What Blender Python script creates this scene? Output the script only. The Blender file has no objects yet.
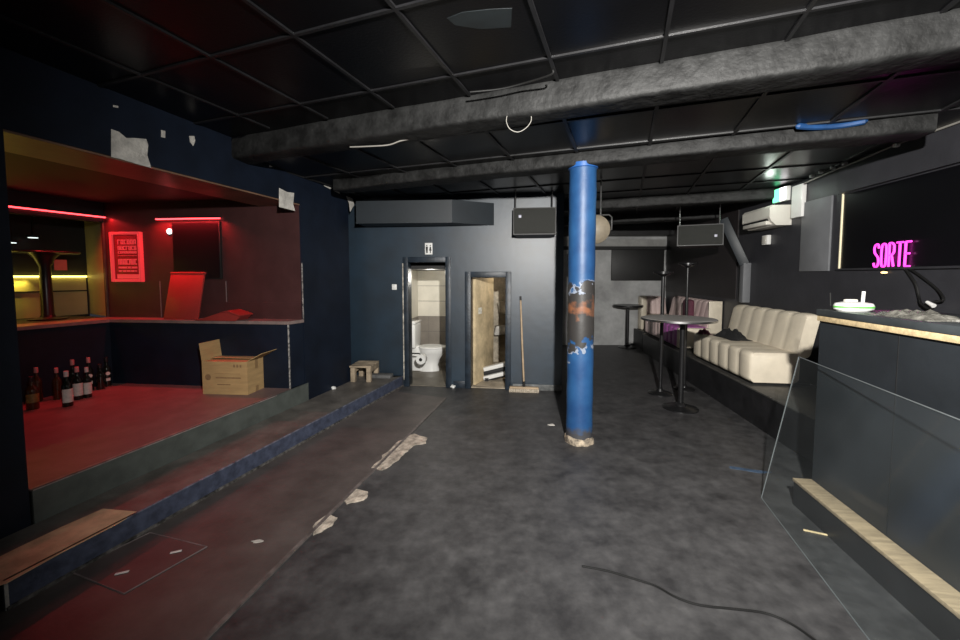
import bpy, bmesh, math, random
from mathutils import Vector, Matrix, noise
random.seed(7)
C = bpy.context.scene.collection
PI = math.pi
# ------------------------------------------------------------------ camera
FPX, PY0, TILT, H = 400.0, 300.5, math.radians(3.5), 1.6
cam = bpy.data.objects.new('camera', bpy.data.cameras.new('camera'))
C.objects.link(cam)
cam.location = (0, 0, H)
cam.rotation_euler = (PI/2 - TILT, 0, 0)
cam.data.sensor_width = 36
cam.data.lens = FPX/960*36
cam.data.shift_y = -(320-PY0)/960
cam.data.clip_start = .02
bpy.context.scene.camera = cam
EYE = Vector((0, 0, H))

def ray(px, py):
    a, b = (px-480)/FPX, (PY0-py)/FPX
    ct, st = math.cos(TILT), math.sin(TILT)
    return Vector((a, ct + b*st, -st + b*ct))
def P(px, py, z):                       # point on a level plane
    r = ray(px, py); return EYE + r*((z-H)/r.z)
def D(px, py, Y):                       # point at a distance
    r = ray(px, py); return EYE + r*(Y/r.y)

class Frame:                            # a vertical plane / level local frame
    def __init__(s, p, q):
        s.o = Vector((p[0], p[1], 0)); d = Vector((q[0]-p[0], q[1]-p[1], 0)); s.len = d.length
        s.d = d.normalized(); s.n = Vector((-s.d.y, s.d.x, 0)); s.a = math.atan2(s.d.y, s.d.x)
    def w(s, x, y, z=0): return s.o + s.d*x + s.n*y + Vector((0, 0, z))
    def l(s, p): v = Vector((p[0], p[1], 0)) - s.o; return Vector((v.dot(s.d), v.dot(s.n), p[2] if len(p) > 2 else 0))
    def V(s, px, py, off=0):            # pixel on the plane y=off, in local coordinates
        r = ray(px, py); o = s.o + s.n*off
        t = (o-EYE).dot(s.n)/r.dot(s.n)
        return s.l(EYE + r*t)
    def off(s, x, y): return Frame(s.w(x, y), s.w(x+1, y))

# ------------------------------------------------------------------ materials
def mat(name, col, rough=.5, var=0, vscale=6, bump=0, bscale=40, metal=0, emit=None, estr=0, spec=.5, col2=None, stretch=(1, 1, 1), coat=0):
    m = bpy.data.materials.new(name); m.use_nodes = True
    nt = m.node_tree; b = nt.nodes['Principled BSDF']
    b.inputs['Base Color'].default_value = (*col, 1)
    b.inputs['Roughness'].default_value = rough; b.inputs['Metallic'].default_value = metal
    b.inputs['Specular IOR Level'].default_value = spec
    if coat: b.inputs['Coat Weight'].default_value = coat
    if emit:
        b.inputs['Emission Color'].default_value = (*emit, 1); b.inputs['Emission Strength'].default_value = estr
    if var or bump or col2:
        tc = nt.nodes.new('ShaderNodeTexCoord'); mp = nt.nodes.new('ShaderNodeMapping')
        mp.inputs['Scale'].default_value = stretch
        nt.links.new(tc.outputs['Object'], mp.inputs['Vector'])
    if var or col2:
        n = nt.nodes.new('ShaderNodeTexNoise'); n.inputs['Scale'].default_value = vscale; n.inputs['Detail'].default_value = 6
        n.inputs['Roughness'].default_value = .62
        nt.links.new(mp.outputs['Vector'], n.inputs['Vector'])
        r = nt.nodes.new('ShaderNodeValToRGB')
        c2 = col2 or tuple(min(1, c*(1+var)) for c in col)
        c1 = col if col2 else tuple(c*(1-var) for c in col)
        r.color_ramp.elements[0].position = .36; r.color_ramp.elements[1].position = .66
        r.color_ramp.elements[0].color = (*c1, 1); r.color_ramp.elements[1].color = (*c2, 1)
        nt.links.new(n.outputs['Fac'], r.inputs['Fac']); nt.links.new(r.outputs['Color'], b.inputs['Base Color'])
    if bump:
        n2 = nt.nodes.new('ShaderNodeTexNoise'); n2.inputs['Scale'].default_value = bscale; n2.inputs['Detail'].default_value = 4
        nt.links.new(mp.outputs['Vector'], n2.inputs['Vector'])
        bp = nt.nodes.new('ShaderNodeBump'); bp.inputs['Strength'].default_value = bump; bp.inputs['Distance'].default_value = .02
        nt.links.new(n2.outputs['Fac'], bp.inputs['Height']); nt.links.new(bp.outputs['Normal'], b.inputs['Normal'])
    return m

M = dict(
    navy=mat('navy_paint', (.005, .009, .019), .55, .25, 3, .05, 30, spec=.3),
    navy_wall=mat('blue_grey_wall_paint', (.0055, .0185, .034), .45, .28, 2.2, .05, 9, spec=.8),
    navy_trim=mat('navy_trim_paint', (.011, .019, .030), .45, .35, 12, .15, 30),
    black=mat('black_paint', (.010, .010, .011), .5, .3, 5),
    tile=mat('black_ceiling_tile', (.0028, .0028, .0034), .3, .3, 1.3, .05, 60, spec=.22),
    bar=mat('grid_bar_paint', (.008, .008, .009), .4, .3, 6),
    beam=mat('black_painted_rough_timber', (.0125, .0127, .0127), .6, .55, 7, .6, 14, spec=.22),
    floor=None, lino=None,
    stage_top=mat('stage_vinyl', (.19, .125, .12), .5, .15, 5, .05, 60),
    riser=mat('grey_green_riser_paint', (.085, .096, .088), .55, .2, 6),
    tread=mat('dark_tread_board', (.12, .11, .10), .5, .3, 5, .1, 40),
    rawwood=mat('bare_chipboard', (.68, .50, .31), .75, .22, 7, .15, 60),
    nosing=mat('scuffed_pale_edging', (.30, .24, .23), .5, .4, 9),
    step_blue=mat('scuffed_navy_riser_paint', (.055, .066, .105), .5, .32, 14, .2, 30),
    plaster=mat('bare_plaster', (.52, .50, .46), .85, .25, 10, .4, 50),
    screed=mat('pale_screed', (.40, .35, .29), .85, .5, 12, .4, 60),
    white=mat('white_plastic', (.72, .72, .70), .4, .05, 5),
    ceramic=mat('white_ceramic', (.80, .80, .78), .15, .02, 3, coat=.5),
    soffit=mat('brown_soffit_board', (.17, .10, .065), .4, .25, 2.5, .05, 30),
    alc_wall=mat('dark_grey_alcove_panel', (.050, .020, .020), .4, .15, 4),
    steel_dk=mat('black_powder_coated_steel', (.014, .014, .015), .3, .2, 8, metal=.2),
    top_grey=mat('grey_laminate_table_top', (.36, .345, .33), .35, .12, 6),
    steel=mat('brushed_steel', (.5, .5, .5), .3, .1, 20, metal=1),
    cream=mat('cream_leatherette', (.66, .59, .47), .42, .08, 4, .12, 90),
    pinkcream=mat('rosy_cream_leatherette', (.74, .58, .55), .42, .1, 4, .12, 90),
    purple=mat('purple_lit_leatherette', (.46, .13, .43), .45, .15, 4, .1, 90),
    plum=mat('plum_fabric', (.10, .025, .045), .8, .2, 14, .3, 60),
    blackcloth=mat('black_cloth', (.008, .008, .009), .9, .3, 14, .5, 60),
    platform=mat('black_platform_board', (.012, .012, .0135), .45, .35, 5),
    bar_panel=mat('dark_grey_bar_panel', (.015, .018, .0215), .5, .18, 2.5, .05, 30),
    bar_top=mat('dark_bar_counter_laminate', (.045, .052, .056), .4, .2, 5),
    pine=mat('pale_pine', (.70, .54, .31), .55, .22, 5, .1, 40, stretch=(8, 1, 8)),
    ledge=mat('worn_ledge_wood', (.46, .35, .225), .6, .25, 5, .15, 40, stretch=(8, 1, 8)),
    rwall=mat('charcoal_wall_paint', (.030, .030, .035), .45, .15, 2.5, .1, 20),
    rlit_post=mat('lit_wall_and_post_grey', (.15, .155, .165), .5, .1, 3),  # lightened for the lit wall patch; also colours the post
    farwall=mat('grey_far_wall_paint', (.36, .365, .365), .6, .25, 2.2, .1, 20),
    farboard=mat('black_board', (.013, .013, .013), .5, .2, 3),
    duct=mat('dark_duct_paint', (.011, .016, .021), .5, .15, 3),
    ac=mat('aged_white_plastic', (.62, .60, .54), .4, .06, 4),
    dark=mat('matt_black', (.006, .006, .006), .6, .2, 5),
    mirror=mat('black_glass', (.003, .003, .004), .3, .1, 2),
    speaker=mat('speaker_grille', (.020, .021, .018), .55, .25, 120, .5, 220),
    spk_body=mat('speaker_cabinet', (.018, .018, .018), .5, .2, 8),
    beige=mat('beige_plastic', (.20, .17, .125), .5, .15, 8),
    card=mat('cardboard', (.46, .30, .135), .75, .12, 4, .1, 60, stretch=(1, 1, 6)),
    card_dk=mat('cardboard_print', (.24, .145, .07), .8, .2, 30),
    tape=mat('brown_parcel_tape', (.30, .19, .09), .3, .1, 8),
    redbox=mat('red_board', (.26, .03, .025), .45, .1, 4),
    glass_b=mat('dark_bottle_glass', (.006, .008, .005), .08, .1, 3, coat=.6),
    glass_a=mat('amber_bottle_glass', (.05, .018, .004), .08, .1, 3, coat=.6),
    label_w=mat('white_paper_label', (.62, .60, .55), .7, .12, 30),
    label_g=mat('gold_paper_label', (.22, .14, .04), .5, .3, 40),
    cap_p=mat('pink_foil_cap', (.60, .25, .24), .35, .1, 9),
    cap_w=mat('pale_foil_cap', (.60, .50, .48), .35, .1, 9),
    cap_k=mat('black_cap', (.02, .015, .015), .35, .1, 9),
    tile_w=mat('white_tiles', (.62, .585, .50), .35, .08, 3),
    tile_g=mat('grey_tiles', (.22, .195, .165), .35, .12, 3),
    storeplaster=mat('rough_store_plaster', (.42, .37, .29), .9, .45, 5, .8, 18),
    door_raw=mat('unpainted_door_board', (.56, .45, .28), .7, .32, 4, .2, 30),
    brown=mat('brown_timber', (.16, .085, .035), .7, .3, 5),
    pallet=mat('pallet_timber', (.34, .27, .19), .8, .35, 6, .3, 40),
    handle=mat('broom_handle_wood', (.42, .31, .20), .6, .2, 8),
    bristle=mat('pale_bristles', (.42, .36, .28), .9, .4, 60, .6, 120),
    wire_w=mat('pale_wire_sheath', (.22, .21, .19), .5, .1, 9),
    wire_k=mat('black_cable_sheath', (.008, .008, .008), .4, .1, 9),
    blue=mat('blue_tape', (.011, .05, .15), .5, .2, 9),
    green=mat('green_plastic', (.14, .5, .10), .4, .1, 9),
    film=mat('clear_plastic_film', (.13, .125, .11), .25, .5, 16, .8, 22),
    red_led=mat('red_light_strip', (.9, .1, .08), .4, emit=(1, .045, .055), estr=6),
    yel_led=mat('yellow_light_strip', (.9, .8, .3), .4, emit=(1, .80, .16), estr=5),
    pink_neon=mat('pink_neon_tube', (.9, .1, .7), .4, emit=(1, .03, .60), estr=1.5),
    red_glow=mat('red_lit_sign_tube', (.3, .03, .03), .4, emit=(1, .06, .07), estr=.5),
    red_face=mat('red_backlit_sign_face', (.13, .008, .01), .5, emit=(1, .012, .016), estr=.09),
    exit_w=mat('white_sign_light', (.9, .9, .9), .4, emit=(1, .92, .95), estr=3),
    exit_g=mat('green_sign_light', (.3, .9, .5), .4, emit=(.12, .85, .38), estr=2.2),
    warm_w=mat('pale_strip_diffuser', (.75, .68, .48), .4, emit=(1, .85, .55), estr=.28),
    spot_w=mat('white_spot_lamp', (.9, .9, .9), .4, emit=(.85, 1, .95), estr=1.6),
    amber=mat('amber_reflection', (.9, .6, .3), .4, emit=(1, .62, .28), estr=2.2),
    yel_panel=mat('olive_panel', (.40, .36, .16), .5, .08, 3),
    grout=mat('grey_grout', (.12, .11, .10), .8),
)

def node_mat_floor():
    # worn charcoal vinyl: broad scuffs, pale specks
    m = bpy.data.materials.new('worn_charcoal_vinyl'); m.use_nodes = True; nt = m.node_tree; b = nt.nodes['Principled BSDF']
    tc = nt.nodes.new('ShaderNodeTexCoord')
    n1 = nt.nodes.new('ShaderNodeTexNoise'); n1.inputs['Scale'].default_value = 4.2; n1.inputs['Detail'].default_value = 9; n1.inputs['Roughness'].default_value = .68
    n2 = nt.nodes.new('ShaderNodeTexNoise'); n2.inputs['Scale'].default_value = 14; n2.inputs['Detail'].default_value = 5
    r1 = nt.nodes.new('ShaderNodeValToRGB'); r1.color_ramp.elements[0].position = .33; r1.color_ramp.elements[1].position = .72
    r1.color_ramp.elements[0].color = (.023, .0225, .024, 1); r1.color_ramp.elements[1].color = (.070, .069, .071, 1)
    r2 = nt.nodes.new('ShaderNodeValToRGB'); r2.color_ramp.elements[0].position = .3; r2.color_ramp.elements[1].position = .78
    r2.color_ramp.elements[0].color = (.8, .8, .8, 1); r2.color_ramp.elements[1].color = (1.3, 1.3, 1.28, 1)
    mx = nt.nodes.new('ShaderNodeMixRGB'); mx.blend_type = 'MULTIPLY'; mx.inputs['Fac'].default_value = 1
    for n in (n1, n2): nt.links.new(tc.outputs['Object'], n.inputs['Vector'])
    nt.links.new(n1.outputs['Fac'], r1.inputs['Fac']); nt.links.new(n2.outputs['Fac'], r2.inputs['Fac'])
    nt.links.new(r1.outputs['Color'], mx.inputs[1]); nt.links.new(r2.outputs['Color'], mx.inputs[2])
    nt.links.new(mx.outputs['Color'], b.inputs['Base Color'])
    rr = nt.nodes.new('ShaderNodeMapRange'); rr.inputs['To Min'].default_value = .42; rr.inputs['To Max'].default_value = .62
    nt.links.new(n1.outputs['Fac'], rr.inputs['Value']); nt.links.new(rr.outputs['Result'], b.inputs['Roughness'])
    bp = nt.nodes.new('ShaderNodeBump'); bp.inputs['Strength'].default_value = .12; bp.inputs['Distance'].default_value = .01
    nt.links.new(n2.outputs['Fac'], bp.inputs['Height']); nt.links.new(bp.outputs['Normal'], b.inputs['Normal'])
    return m
M['floor'] = node_mat_floor()
M['lino'] = mat('brown_grey_floor_boards', (.078, .066, .062), .5, .22, 3.5, .08, 30)

def node_mat_pillar():
    # blue paint, a bare scraped band with rust and chipped edges, by height on the column
    m = bpy.data.materials.new('chipped_blue_column_paint'); m.use_nodes = True; nt = m.node_tree; b = nt.nodes['Principled BSDF']
    N = nt.nodes.new; L = nt.links.new
    tc = N('ShaderNodeTexCoord'); sp = N('ShaderNodeSeparateXYZ'); L(tc.outputs['Object'], sp.inputs[0])
    nz = N('ShaderNodeTexNoise'); nz.inputs['Scale'].default_value = 15; nz.inputs['Detail'].default_value = 8; L(tc.outputs['Object'], nz.inputs['Vector'])
    nb = N('ShaderNodeTexNoise'); nb.inputs['Scale'].default_value = 4; nb.inputs['Detail'].default_value = 4; L(tc.outputs['Object'], nb.inputs['Vector'])
    rb = N('ShaderNodeValToRGB'); rb.color_ramp.elements[0].position = .35; rb.color_ramp.elements[1].position = .68
    rb.color_ramp.elements[0].color = (.010, .050, .15, 1); rb.color_ramp.elements[1].color = (.020, .088, .22, 1); L(nb.outputs['Fac'], rb.inputs['Fac'])
    def math_(op, a, bb, clamp=False):
        n = N('ShaderNodeMath'); n.operation = op; n.use_clamp = clamp
        for i, v in enumerate((a, bb)):
            if isinstance(v, (int, float)): n.inputs[i].default_value = v
            else: L(v, n.inputs[i])
        return n.outputs[0]
    z = sp.outputs['Z']
    wob = math_('MULTIPLY', math_('SUBTRACT', nz.outputs['Fac'], .5), .52)
    # the right side keeps its paint lower down
    side = math_('MULTIPLY', math_('ADD', sp.outputs['X'], 0), -.28)
    dist = math_('ABSOLUTE', math_('SUBTRACT', math_('ADD', math_('ADD', z, wob), side), 1.23), 0)
    bare = math_('MULTIPLY', math_('SUBTRACT', .29, dist), 60, True)
    edge = math_('MULTIPLY', math_('SUBTRACT', .335, dist), 60, True)
    chips = math_('MULTIPLY', math_('SUBTRACT', nz.outputs['Fac'], .47), 30, True)
    rim = math_('MULTIPLY', math_('SUBTRACT', edge, bare, True), chips)
    rs = N('ShaderNodeValToRGB'); rs.color_ramp.elements[0].position = .50; rs.color_ramp.elements[1].position = .68
    rs.color_ramp.elements[0].color = (.034, .032, .031, 1); rs.color_ramp.elements[1].color = (.21, .085, .042, 1)
    dz = math_('ABSOLUTE', math_('SUBTRACT', z, 1.30), 0)
    rf = math_('SUBTRACT', math_('ADD', math_('MULTIPLY', nz.outputs['Fac'], .8), .26), math_('MULTIPLY', dz, 2.2)); L(rf, rs.inputs['Fac'])
    m1 = N('ShaderNodeMixRGB'); L(bare, m1.inputs[0]); L(rb.outputs['Color'], m1.inputs[1]); L(rs.outputs['Color'], m1.inputs[2])
    m2 = N('ShaderNodeMixRGB'); L(math_('MULTIPLY', rim, .65), m2.inputs[0]); L(m1.outputs['Color'], m2.inputs[1]); m2.inputs[2].default_value = (.36, .38, .42, 1)
    foot = math_('MULTIPLY', math_('SUBTRACT', .17, math_('ADD', z, math_('MULTIPLY', wob, .25))), 16, True)
    m3 = N('ShaderNodeMixRGB'); L(foot, m3.inputs[0]); L(m2.outputs['Color'], m3.inputs[1]); m3.inputs[2].default_value = (.05, .05, .055, 1)
    L(m3.outputs['Color'], b.inputs['Base Color']); b.inputs['Roughness'].default_value = .48
    bp = N('ShaderNodeBump'); bp.inputs['Strength'].default_value = .25; bp.inputs['Distance'].default_value = .01; L(nz.outputs['Fac'], bp.inputs['Height']); L(bp.outputs['Normal'], b.inputs['Normal'])
    return m
M['pillar'] = node_mat_pillar()

def clear_pane(name, gloss=.03, haze=.02, tint=(.93, .95, .95)):
    m = bpy.data.materials.new(name); m.use_nodes = True; nt = m.node_tree; nt.nodes.clear()
    N = nt.nodes.new; L = nt.links.new
    o = N('ShaderNodeOutputMaterial'); t = N('ShaderNodeBsdfTransparent'); t.inputs[0].default_value = (*tint, 1)
    g = N('ShaderNodeBsdfGlossy'); g.inputs['Roughness'].default_value = .06
    d = N('ShaderNodeBsdfDiffuse'); d.inputs[0].default_value = (.42, .45, .47, 1)
    a = N('ShaderNodeMixShader'); a.inputs[0].default_value = gloss; L(t.outputs[0], a.inputs[1]); L(g.outputs[0], a.inputs[2])
    b = N('ShaderNodeMixShader')
    nz = N('ShaderNodeTexNoise'); nz.inputs['Scale'].default_value = 2; mr = N('ShaderNodeMapRange')
    mr.inputs['To Min'].default_value = 0; mr.inputs['To Max'].default_value = haze*2
    L(nz.outputs['Fac'], mr.inputs['Value']); L(mr.outputs['Result'], b.inputs[0])
    L(a.outputs[0], b.inputs[1]); L(d.outputs[0], b.inputs[2]); L(b.outputs[0], o.inputs[0])
    return m
M['pane'] = clear_pane('clear_acrylic')
M['pane_edge'] = mat('acrylic_cut_edge', (.11, .12, .125), .4, .1, 8)

# ------------------------------------------------------------------ mesh builder
class B:
    def __init__(s): s.bm = bmesh.new()
    def box(s, x0, x1, y0, y1, z0, z1, bev=0, seg=2, mtx=None):
        g = bmesh.ops.create_cube(s.bm, size=1); vs = g['verts']
        for v in vs: v.co = Vector(((x0+x1)/2 + v.co.x*(x1-x0), (y0+y1)/2 + v.co.y*(y1-y0), (z0+z1)/2 + v.co.z*(z1-z0)))
        if bev:
            es = list({e for v in vs for e in v.link_edges})
            r = bmesh.ops.bevel(s.bm, geom=es, offset=bev, segments=seg, profile=.5, affect='EDGES')
            vs = list({v for f in r['faces'] for v in f.verts} | {v for v in vs if v.is_valid})
        if mtx: bmesh.ops.transform(s.bm, matrix=mtx, verts=vs)
        return s
    def ring_loft(s, rings, cap=True, closed=True):
        rows = [[s.bm.verts.new(p) for p in r] for r in rings]
        n = len(rows[0])
        for a, b in zip(rows, rows[1:]):
            for i in range(n if closed else n-1):
                j = (i+1) % n
                try: s.bm.faces.new((a[i], a[j], b[j], b[i]))
                except ValueError: pass
        if cap and closed:
            s.bm.faces.new(list(reversed(rows[0]))); s.bm.faces.new(rows[-1])
        return s
    def lathe(s, prof, n=28, o=(0, 0, 0), axis='Z', mtx=None):   # prof: (r, z)
        rings = []
        for r, z in prof:
            ring = []
            for i in range(n):
                a = 2*PI*i/n; p = Vector((max(r, 1e-4)*math.cos(a), max(r, 1e-4)*math.sin(a), z))
                if axis == 'Y': p = Vector((p.x, -p.z, p.y))
                if axis == 'X': p = Vector((p.z, p.x, p.y))
                p = p + Vector(o)
                ring.append(mtx @ p if mtx else p)
            rings.append(ring)
        return s.ring_loft(rings)
    def tube(s, pts, r, n=10):
        pts = [Vector(p) for p in pts]; rings = []
        up = Vector((0, 0, 1)); prev = None
        for i, p in enumerate(pts):
            t = (pts[min(i+1, len(pts)-1)] - pts[max(i-1, 0)]).normalized()
            if prev is None:
                a = t.cross(up)
                if a.length < 1e-3: a = t.cross(Vector((1, 0, 0)))
                a.normalize()
            else:
                a = (prev - t*prev.dot(t)).normalized()
            prev = a; b = t.cross(a)
            rr = r[i] if isinstance(r, (list, tuple)) else r
            rings.append([p + (a*math.cos(2*PI*k/n) + b*math.sin(2*PI*k/n))*rr for k in range(n)])
        return s.ring_loft(rings)
    def prism(s, poly, z0, z1):           # poly of (x, y)
        a = [s.bm.verts.new((p[0], p[1], z0)) for p in poly]; b = [s.bm.verts.new((p[0], p[1], z1)) for p in poly]
        n = len(poly)
        s.bm.faces.new(list(reversed(a))); s.bm.faces.new(b)
        for i in range(n): s.bm.faces.new((a[i], a[(i+1) % n], b[(i+1) % n], b[i]))
        return s
    def prism_y(s, poly, y0, y1):         # poly of (x, z), thick along y
        a = [s.bm.verts.new((p[0], y0, p[1])) for p in poly]; b = [s.bm.verts.new((p[0], y1, p[1])) for p in poly]
        n = len(poly)
        s.bm.faces.new(a); s.bm.faces.new(list(reversed(b)))
        for i in range(n): s.bm.faces.new((a[(i+1) % n], a[i], b[i], b[(i+1) % n]))
        return s
    def build(s, name, m, parent=None, loc=(0, 0, 0), rz=0, smooth=True, ang=38):
        bmesh.ops.recalc_face_normals(s.bm, faces=s.bm.faces)
        me = bpy.data.meshes.new(name); s.bm.to_mesh(me); s.bm.free()
        me.materials.append(M[m] if isinstance(m, str) else m)
        if smooth:
            for p in me.polygons: p.use_smooth = True
            me.set_sharp_from_angle(angle=math.radians(ang))
        o = bpy.data.objects.new(name, me); C.objects.link(o)
        if parent: o.parent = parent
        o.location = loc; o.rotation_euler = (0, 0, rz)
        return o

def tag(o, label, cat, group=None):
    o['label'] = label; o['category'] = cat
    if group: o['group'] = group
    return o
def thing(name, label, cat, loc=(0, 0, 0), rz=0, group=None):
    o = bpy.data.objects.new(name, None); C.objects.link(o); o.empty_display_size = .1
    o.location = loc; o.rotation_euler = (0, 0, rz)
    return tag(o, label, cat, group)
def struct(o): o['kind'] = 'structure'; return o
def inF(fr): return dict(loc=(fr.o.x, fr.o.y, 0), rz=fr.a)
def bez(pts, n=8):                        # smooth curve through points
    pts = [Vector(p) for p in pts]; out = []
    for i in range(len(pts)-1):
        p0, p1, p2, p3 = pts[max(i-1, 0)], pts[i], pts[i+1], pts[min(i+2, len(pts)-1)]
        for k in range(n):
            t = k/n
            out.append(.5*((2*p1) + (p2-p0)*t + (2*p0-5*p1+4*p2-p3)*t*t + (3*p1-p0-3*p2+p3)*t**3))
    out.append(pts[-1]); return out

def blob_poly(cx, cy, rx, ry, n=18, jit=.25, seed=0, rot=0):
    out = []
    for i in range(n):
        a = 2*PI*i/n
        k = 1 + jit*noise.noise(Vector((math.cos(a)*1.6+seed*7.1, math.sin(a)*1.6, seed)))*2
        x, y = rx*k*math.cos(a), ry*k*math.sin(a)
        out.append((cx + x*math.cos(rot) - y*math.sin(rot), cy + x*math.sin(rot) + y*math.cos(rot)))
    return out

# ------------------------------------------------------------------ frames of the room
BK = Frame(P(405, 386, 0), P(560, 391, 0))              # back wall, local +y goes away
S = Frame(P(31, 490, .355), P(289, 390, .355))          # stage front, local +y goes into the alcove
W = Frame((3.18, 0), (3.18+.12, 1))                     # right wall, local +y comes into the room
BA = Frame(P(960, 592, .19), P(812, 479, .19))          # bar front; local +y comes into the room
BA = Frame(BA.w(BA.len, 0), BA.w(BA.len+1, 0))          # origin at the bar's far end
CF0 = P(453, 75, 2.85); CF1 = P(550, 57, 2.85)
CE = Frame(CF0, CF1)                                    # ceiling grid
print('grid', CE.len, CE.a, 'stage', S.a, 'bar', BA.a, 'back', BK.a)

# ------------------------------------------------------------------ floor
struct(B().box(-6.5, 5.5, -1.5, 10.2, -.06, 0).build('floor', 'floor'))
step_front0, step_front1 = P(-60, 650, 0), P(405, 384.5, 0)
SP = Frame(P(5, 611, 0), P(405, 384.5, 0))              # step front line
seam0, seam1 = P(205, 640, 0), P(446, 398, 0)
SE = Frame(seam0, seam1)
a, b_ = SE.w(-1.6, 0), SE.w(SE.len, 0)
c, d = SP.w(SP.len, 0), SP.w(-2.2, 0)
struct(B().prism([a[:2], b_[:2], P(441, 397.5, 0)[:2], P(398, 392, 0)[:2], c[:2], d[:2]], -.02, .004).build('floor_left', 'lino'))
o = struct(B().box(-1.6, SE.len, -.012, .012, 0, .009).build('trim_1', mat('floor_seam_strip', (.11, .095, .09), .5, .4, 14), **inF(SE)))
# access hatch cut into the boards
hp = [P(100, 540, .004), P(147, 535, .004), P(206, 547, .004), P(124, 594, .004), P(88, 584, .004)]
t = thing('floor_hatch', 'brown rectangular access hatch let into the floor boards beside the step', 'hatch', tuple((P(95, 560, .004)+P(165, 570, .004))/2))
base = Vector(t.location)
hq = [P(150, 533, .004), P(207, 547, .004), P(124, 594, .004), P(70, 572, .004)]
B().prism([(p-base)[:2] for p in hq], -.003, .003).build('hatch_lid', mat('hatch_board', (.078, .060, .058), .5, .2, 4), t)
hb = B()
for i in range(4):
    p, q = hq[i]-base, hq[(i+1) % 4]-base
    hb.tube([p+Vector((0, 0, .002)), q+Vector((0, 0, .002))], .004, 6)
hb.build('hatch_rim', mat('hatch_rim_metal', (.16, .13, .13), .5, .3, 9), t)
for (px, py, w_) in ((176, 552, .028), (122, 573, .030)):
    p = P(px, py, .008)-base
    B().box(-w_, w_, -.008, .008, 0, .004, .002, mtx=Matrix.Translation(p) @ Matrix.Rotation(.4, 4, 'Z')).build('finger_plate', 'white', t)
# pale screed where vinyl is torn away along the seam: floor patches
SC = (('pale torn patch of bare screed at the far end of the floor seam', [(371, 469), (384, 456), (398, 442), (413, 434), (427, 438), (426, 443), (416, 446), (408, 449), (402, 457), (394, 464), (382, 470)]),
      ('mottled bare screed patch midway along the floor seam', [(346, 497), (354, 490), (366, 491), (370, 496), (364, 501), (352, 503), (345, 505)]),
      ('smallest bare screed patch nearest the camera on the seam', [(317, 524), (327, 515), (336, 517), (333, 523), (322, 532), (310, 536)]))
for lab, pts in SC:
    w3 = [P(x, y, 0) for x, y in pts]; cen = sum(w3, Vector())/len(w3)
    # roughen outline
    out = []
    for i, p in enumerate(w3):
        q = w3[(i+1) % len(w3)]
        for k in range(4):
            v = p.lerp(q, k/4) - cen; v += Vector((noise.noise(v*14), noise.noise(v*14+Vector((9, 3, 1))), 0))*.03; out.append((v.x, v.y))
    tag(B().prism(out, -.001, .006).build('screed_patch', 'screed', loc=cen, smooth=False), lab, 'floor patch')
# blue paint scrape on floor near the bar
tag(B().prism(blob_poly(0, 0, .16, .022, 20, .4, 3, -.35), -.001, .003).build('paint_smear', mat('faded_blue_smear', (.035, .06, .10), .6, .5, 14), loc=P(748, 470, 0)), 'faded blue paint smear on the floor beside the clear sheet', 'paint mark')
# thin black cable on the floor
cp = [P(x, y, .006) for x, y in ((582, 566), (608, 571), (635, 579), (656, 586), (676, 597), (700, 605), (735, 609), (765, 613), (790, 623), (815, 640), (840, 660))]
cb = P(700, 605, 0)
tag(B().tube([p-cb for p in bez(cp, 6)], .0055, 8).build('floor_cable', 'wire_k', loc=cb), 'thin black cable snaking across the middle of the grey floor', 'cable')
p, q = P(801, 529, .006), P(834, 536, .006)
tag(B().box(-.07, .07, -.006, .006, 0, .008, .002).build('wood_splinter', 'pine', loc=(p+q)/2-Vector((0, 0, .006)), rz=math.atan2((q-p).y, (q-p).x)), 'short pale wooden stick on the floor under the clear sheet', 'stick')
for i, (px, py, r, lab) in enumerate(((552, 425, .022, 'small pale paint fleck on the floor left of the blue pillar'), (258, 542, .016, 'white fleck on the brown boards near the hatch'))):
    p = P(px, py, 0)
    tag(B().prism(blob_poly(0, 0, r*1.8, r*.8, 12, .4, i), 0, .006).build('paint_fleck', 'plaster', loc=p), lab, 'debris')

# ------------------------------------------------------------------ step and stage (left)
STEPZ, STZ = .15, .355
pe = SP.w(SP.len, 0); rec = BK.l(pe)
near = SP.w(-.005, 0)
bl = BK.w(-1.7, -.005); br = BK.w(BK.l(pe).x-.0, -.005)
jam = S.w(-1.6, .30)
t = thing('wooden_step', 'long low step with scuffed navy front running below the red stage', 'step', tuple(SP.w(1.6, .25)))
o_ = Vector(t.location)
fe = SP.w(SP.len, 0)
poly = [near, fe, BK.w(BK.l(fe).x, -.02), BK.w(-1.25, -.02), S.w(S.V(350, 300).x+.02, .30), S.w(S.V(350, 300).x+.02, -.004), S.w(-.3, -.004), SP.w(-.005, .60)]
B().prism([(p-o_)[:2] for p in poly], 0, STEPZ-.012).build('step_core', 'platform', t)
B().prism([(p-o_)[:2] for p in poly], STEPZ-.012, STEPZ).build('tread', 'tread', t)
pr = B(); pr.box(-.002, SP.len+.004, -.010, .002, .0, STEPZ-.004, 0)
x = pr.build('riser_board', 'step_blue', t, smooth=False); x.location = SP.w(0, 0)-o_; x.rotation_euler = (0, 0, SP.a)
x = B().box(-.002, SP.len+.004, -.013, .004, STEPZ-.006, STEPZ+.003, .002).build('step_nosing', mat('scuffed_step_edge', (.12, .13, .17), .5, .6, 14), t); x.location = SP.w(0, 0)-o_; x.rotation_euler = (0, 0, SP.a)
x = B().box(-.002, .012, -.012, .012, 0, STEPZ+.002, .001).build('bare_corner', 'plaster', t); x.location = SP.w(0, 0)-o_; x.rotation_euler = (0, 0, SP.a)
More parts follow.
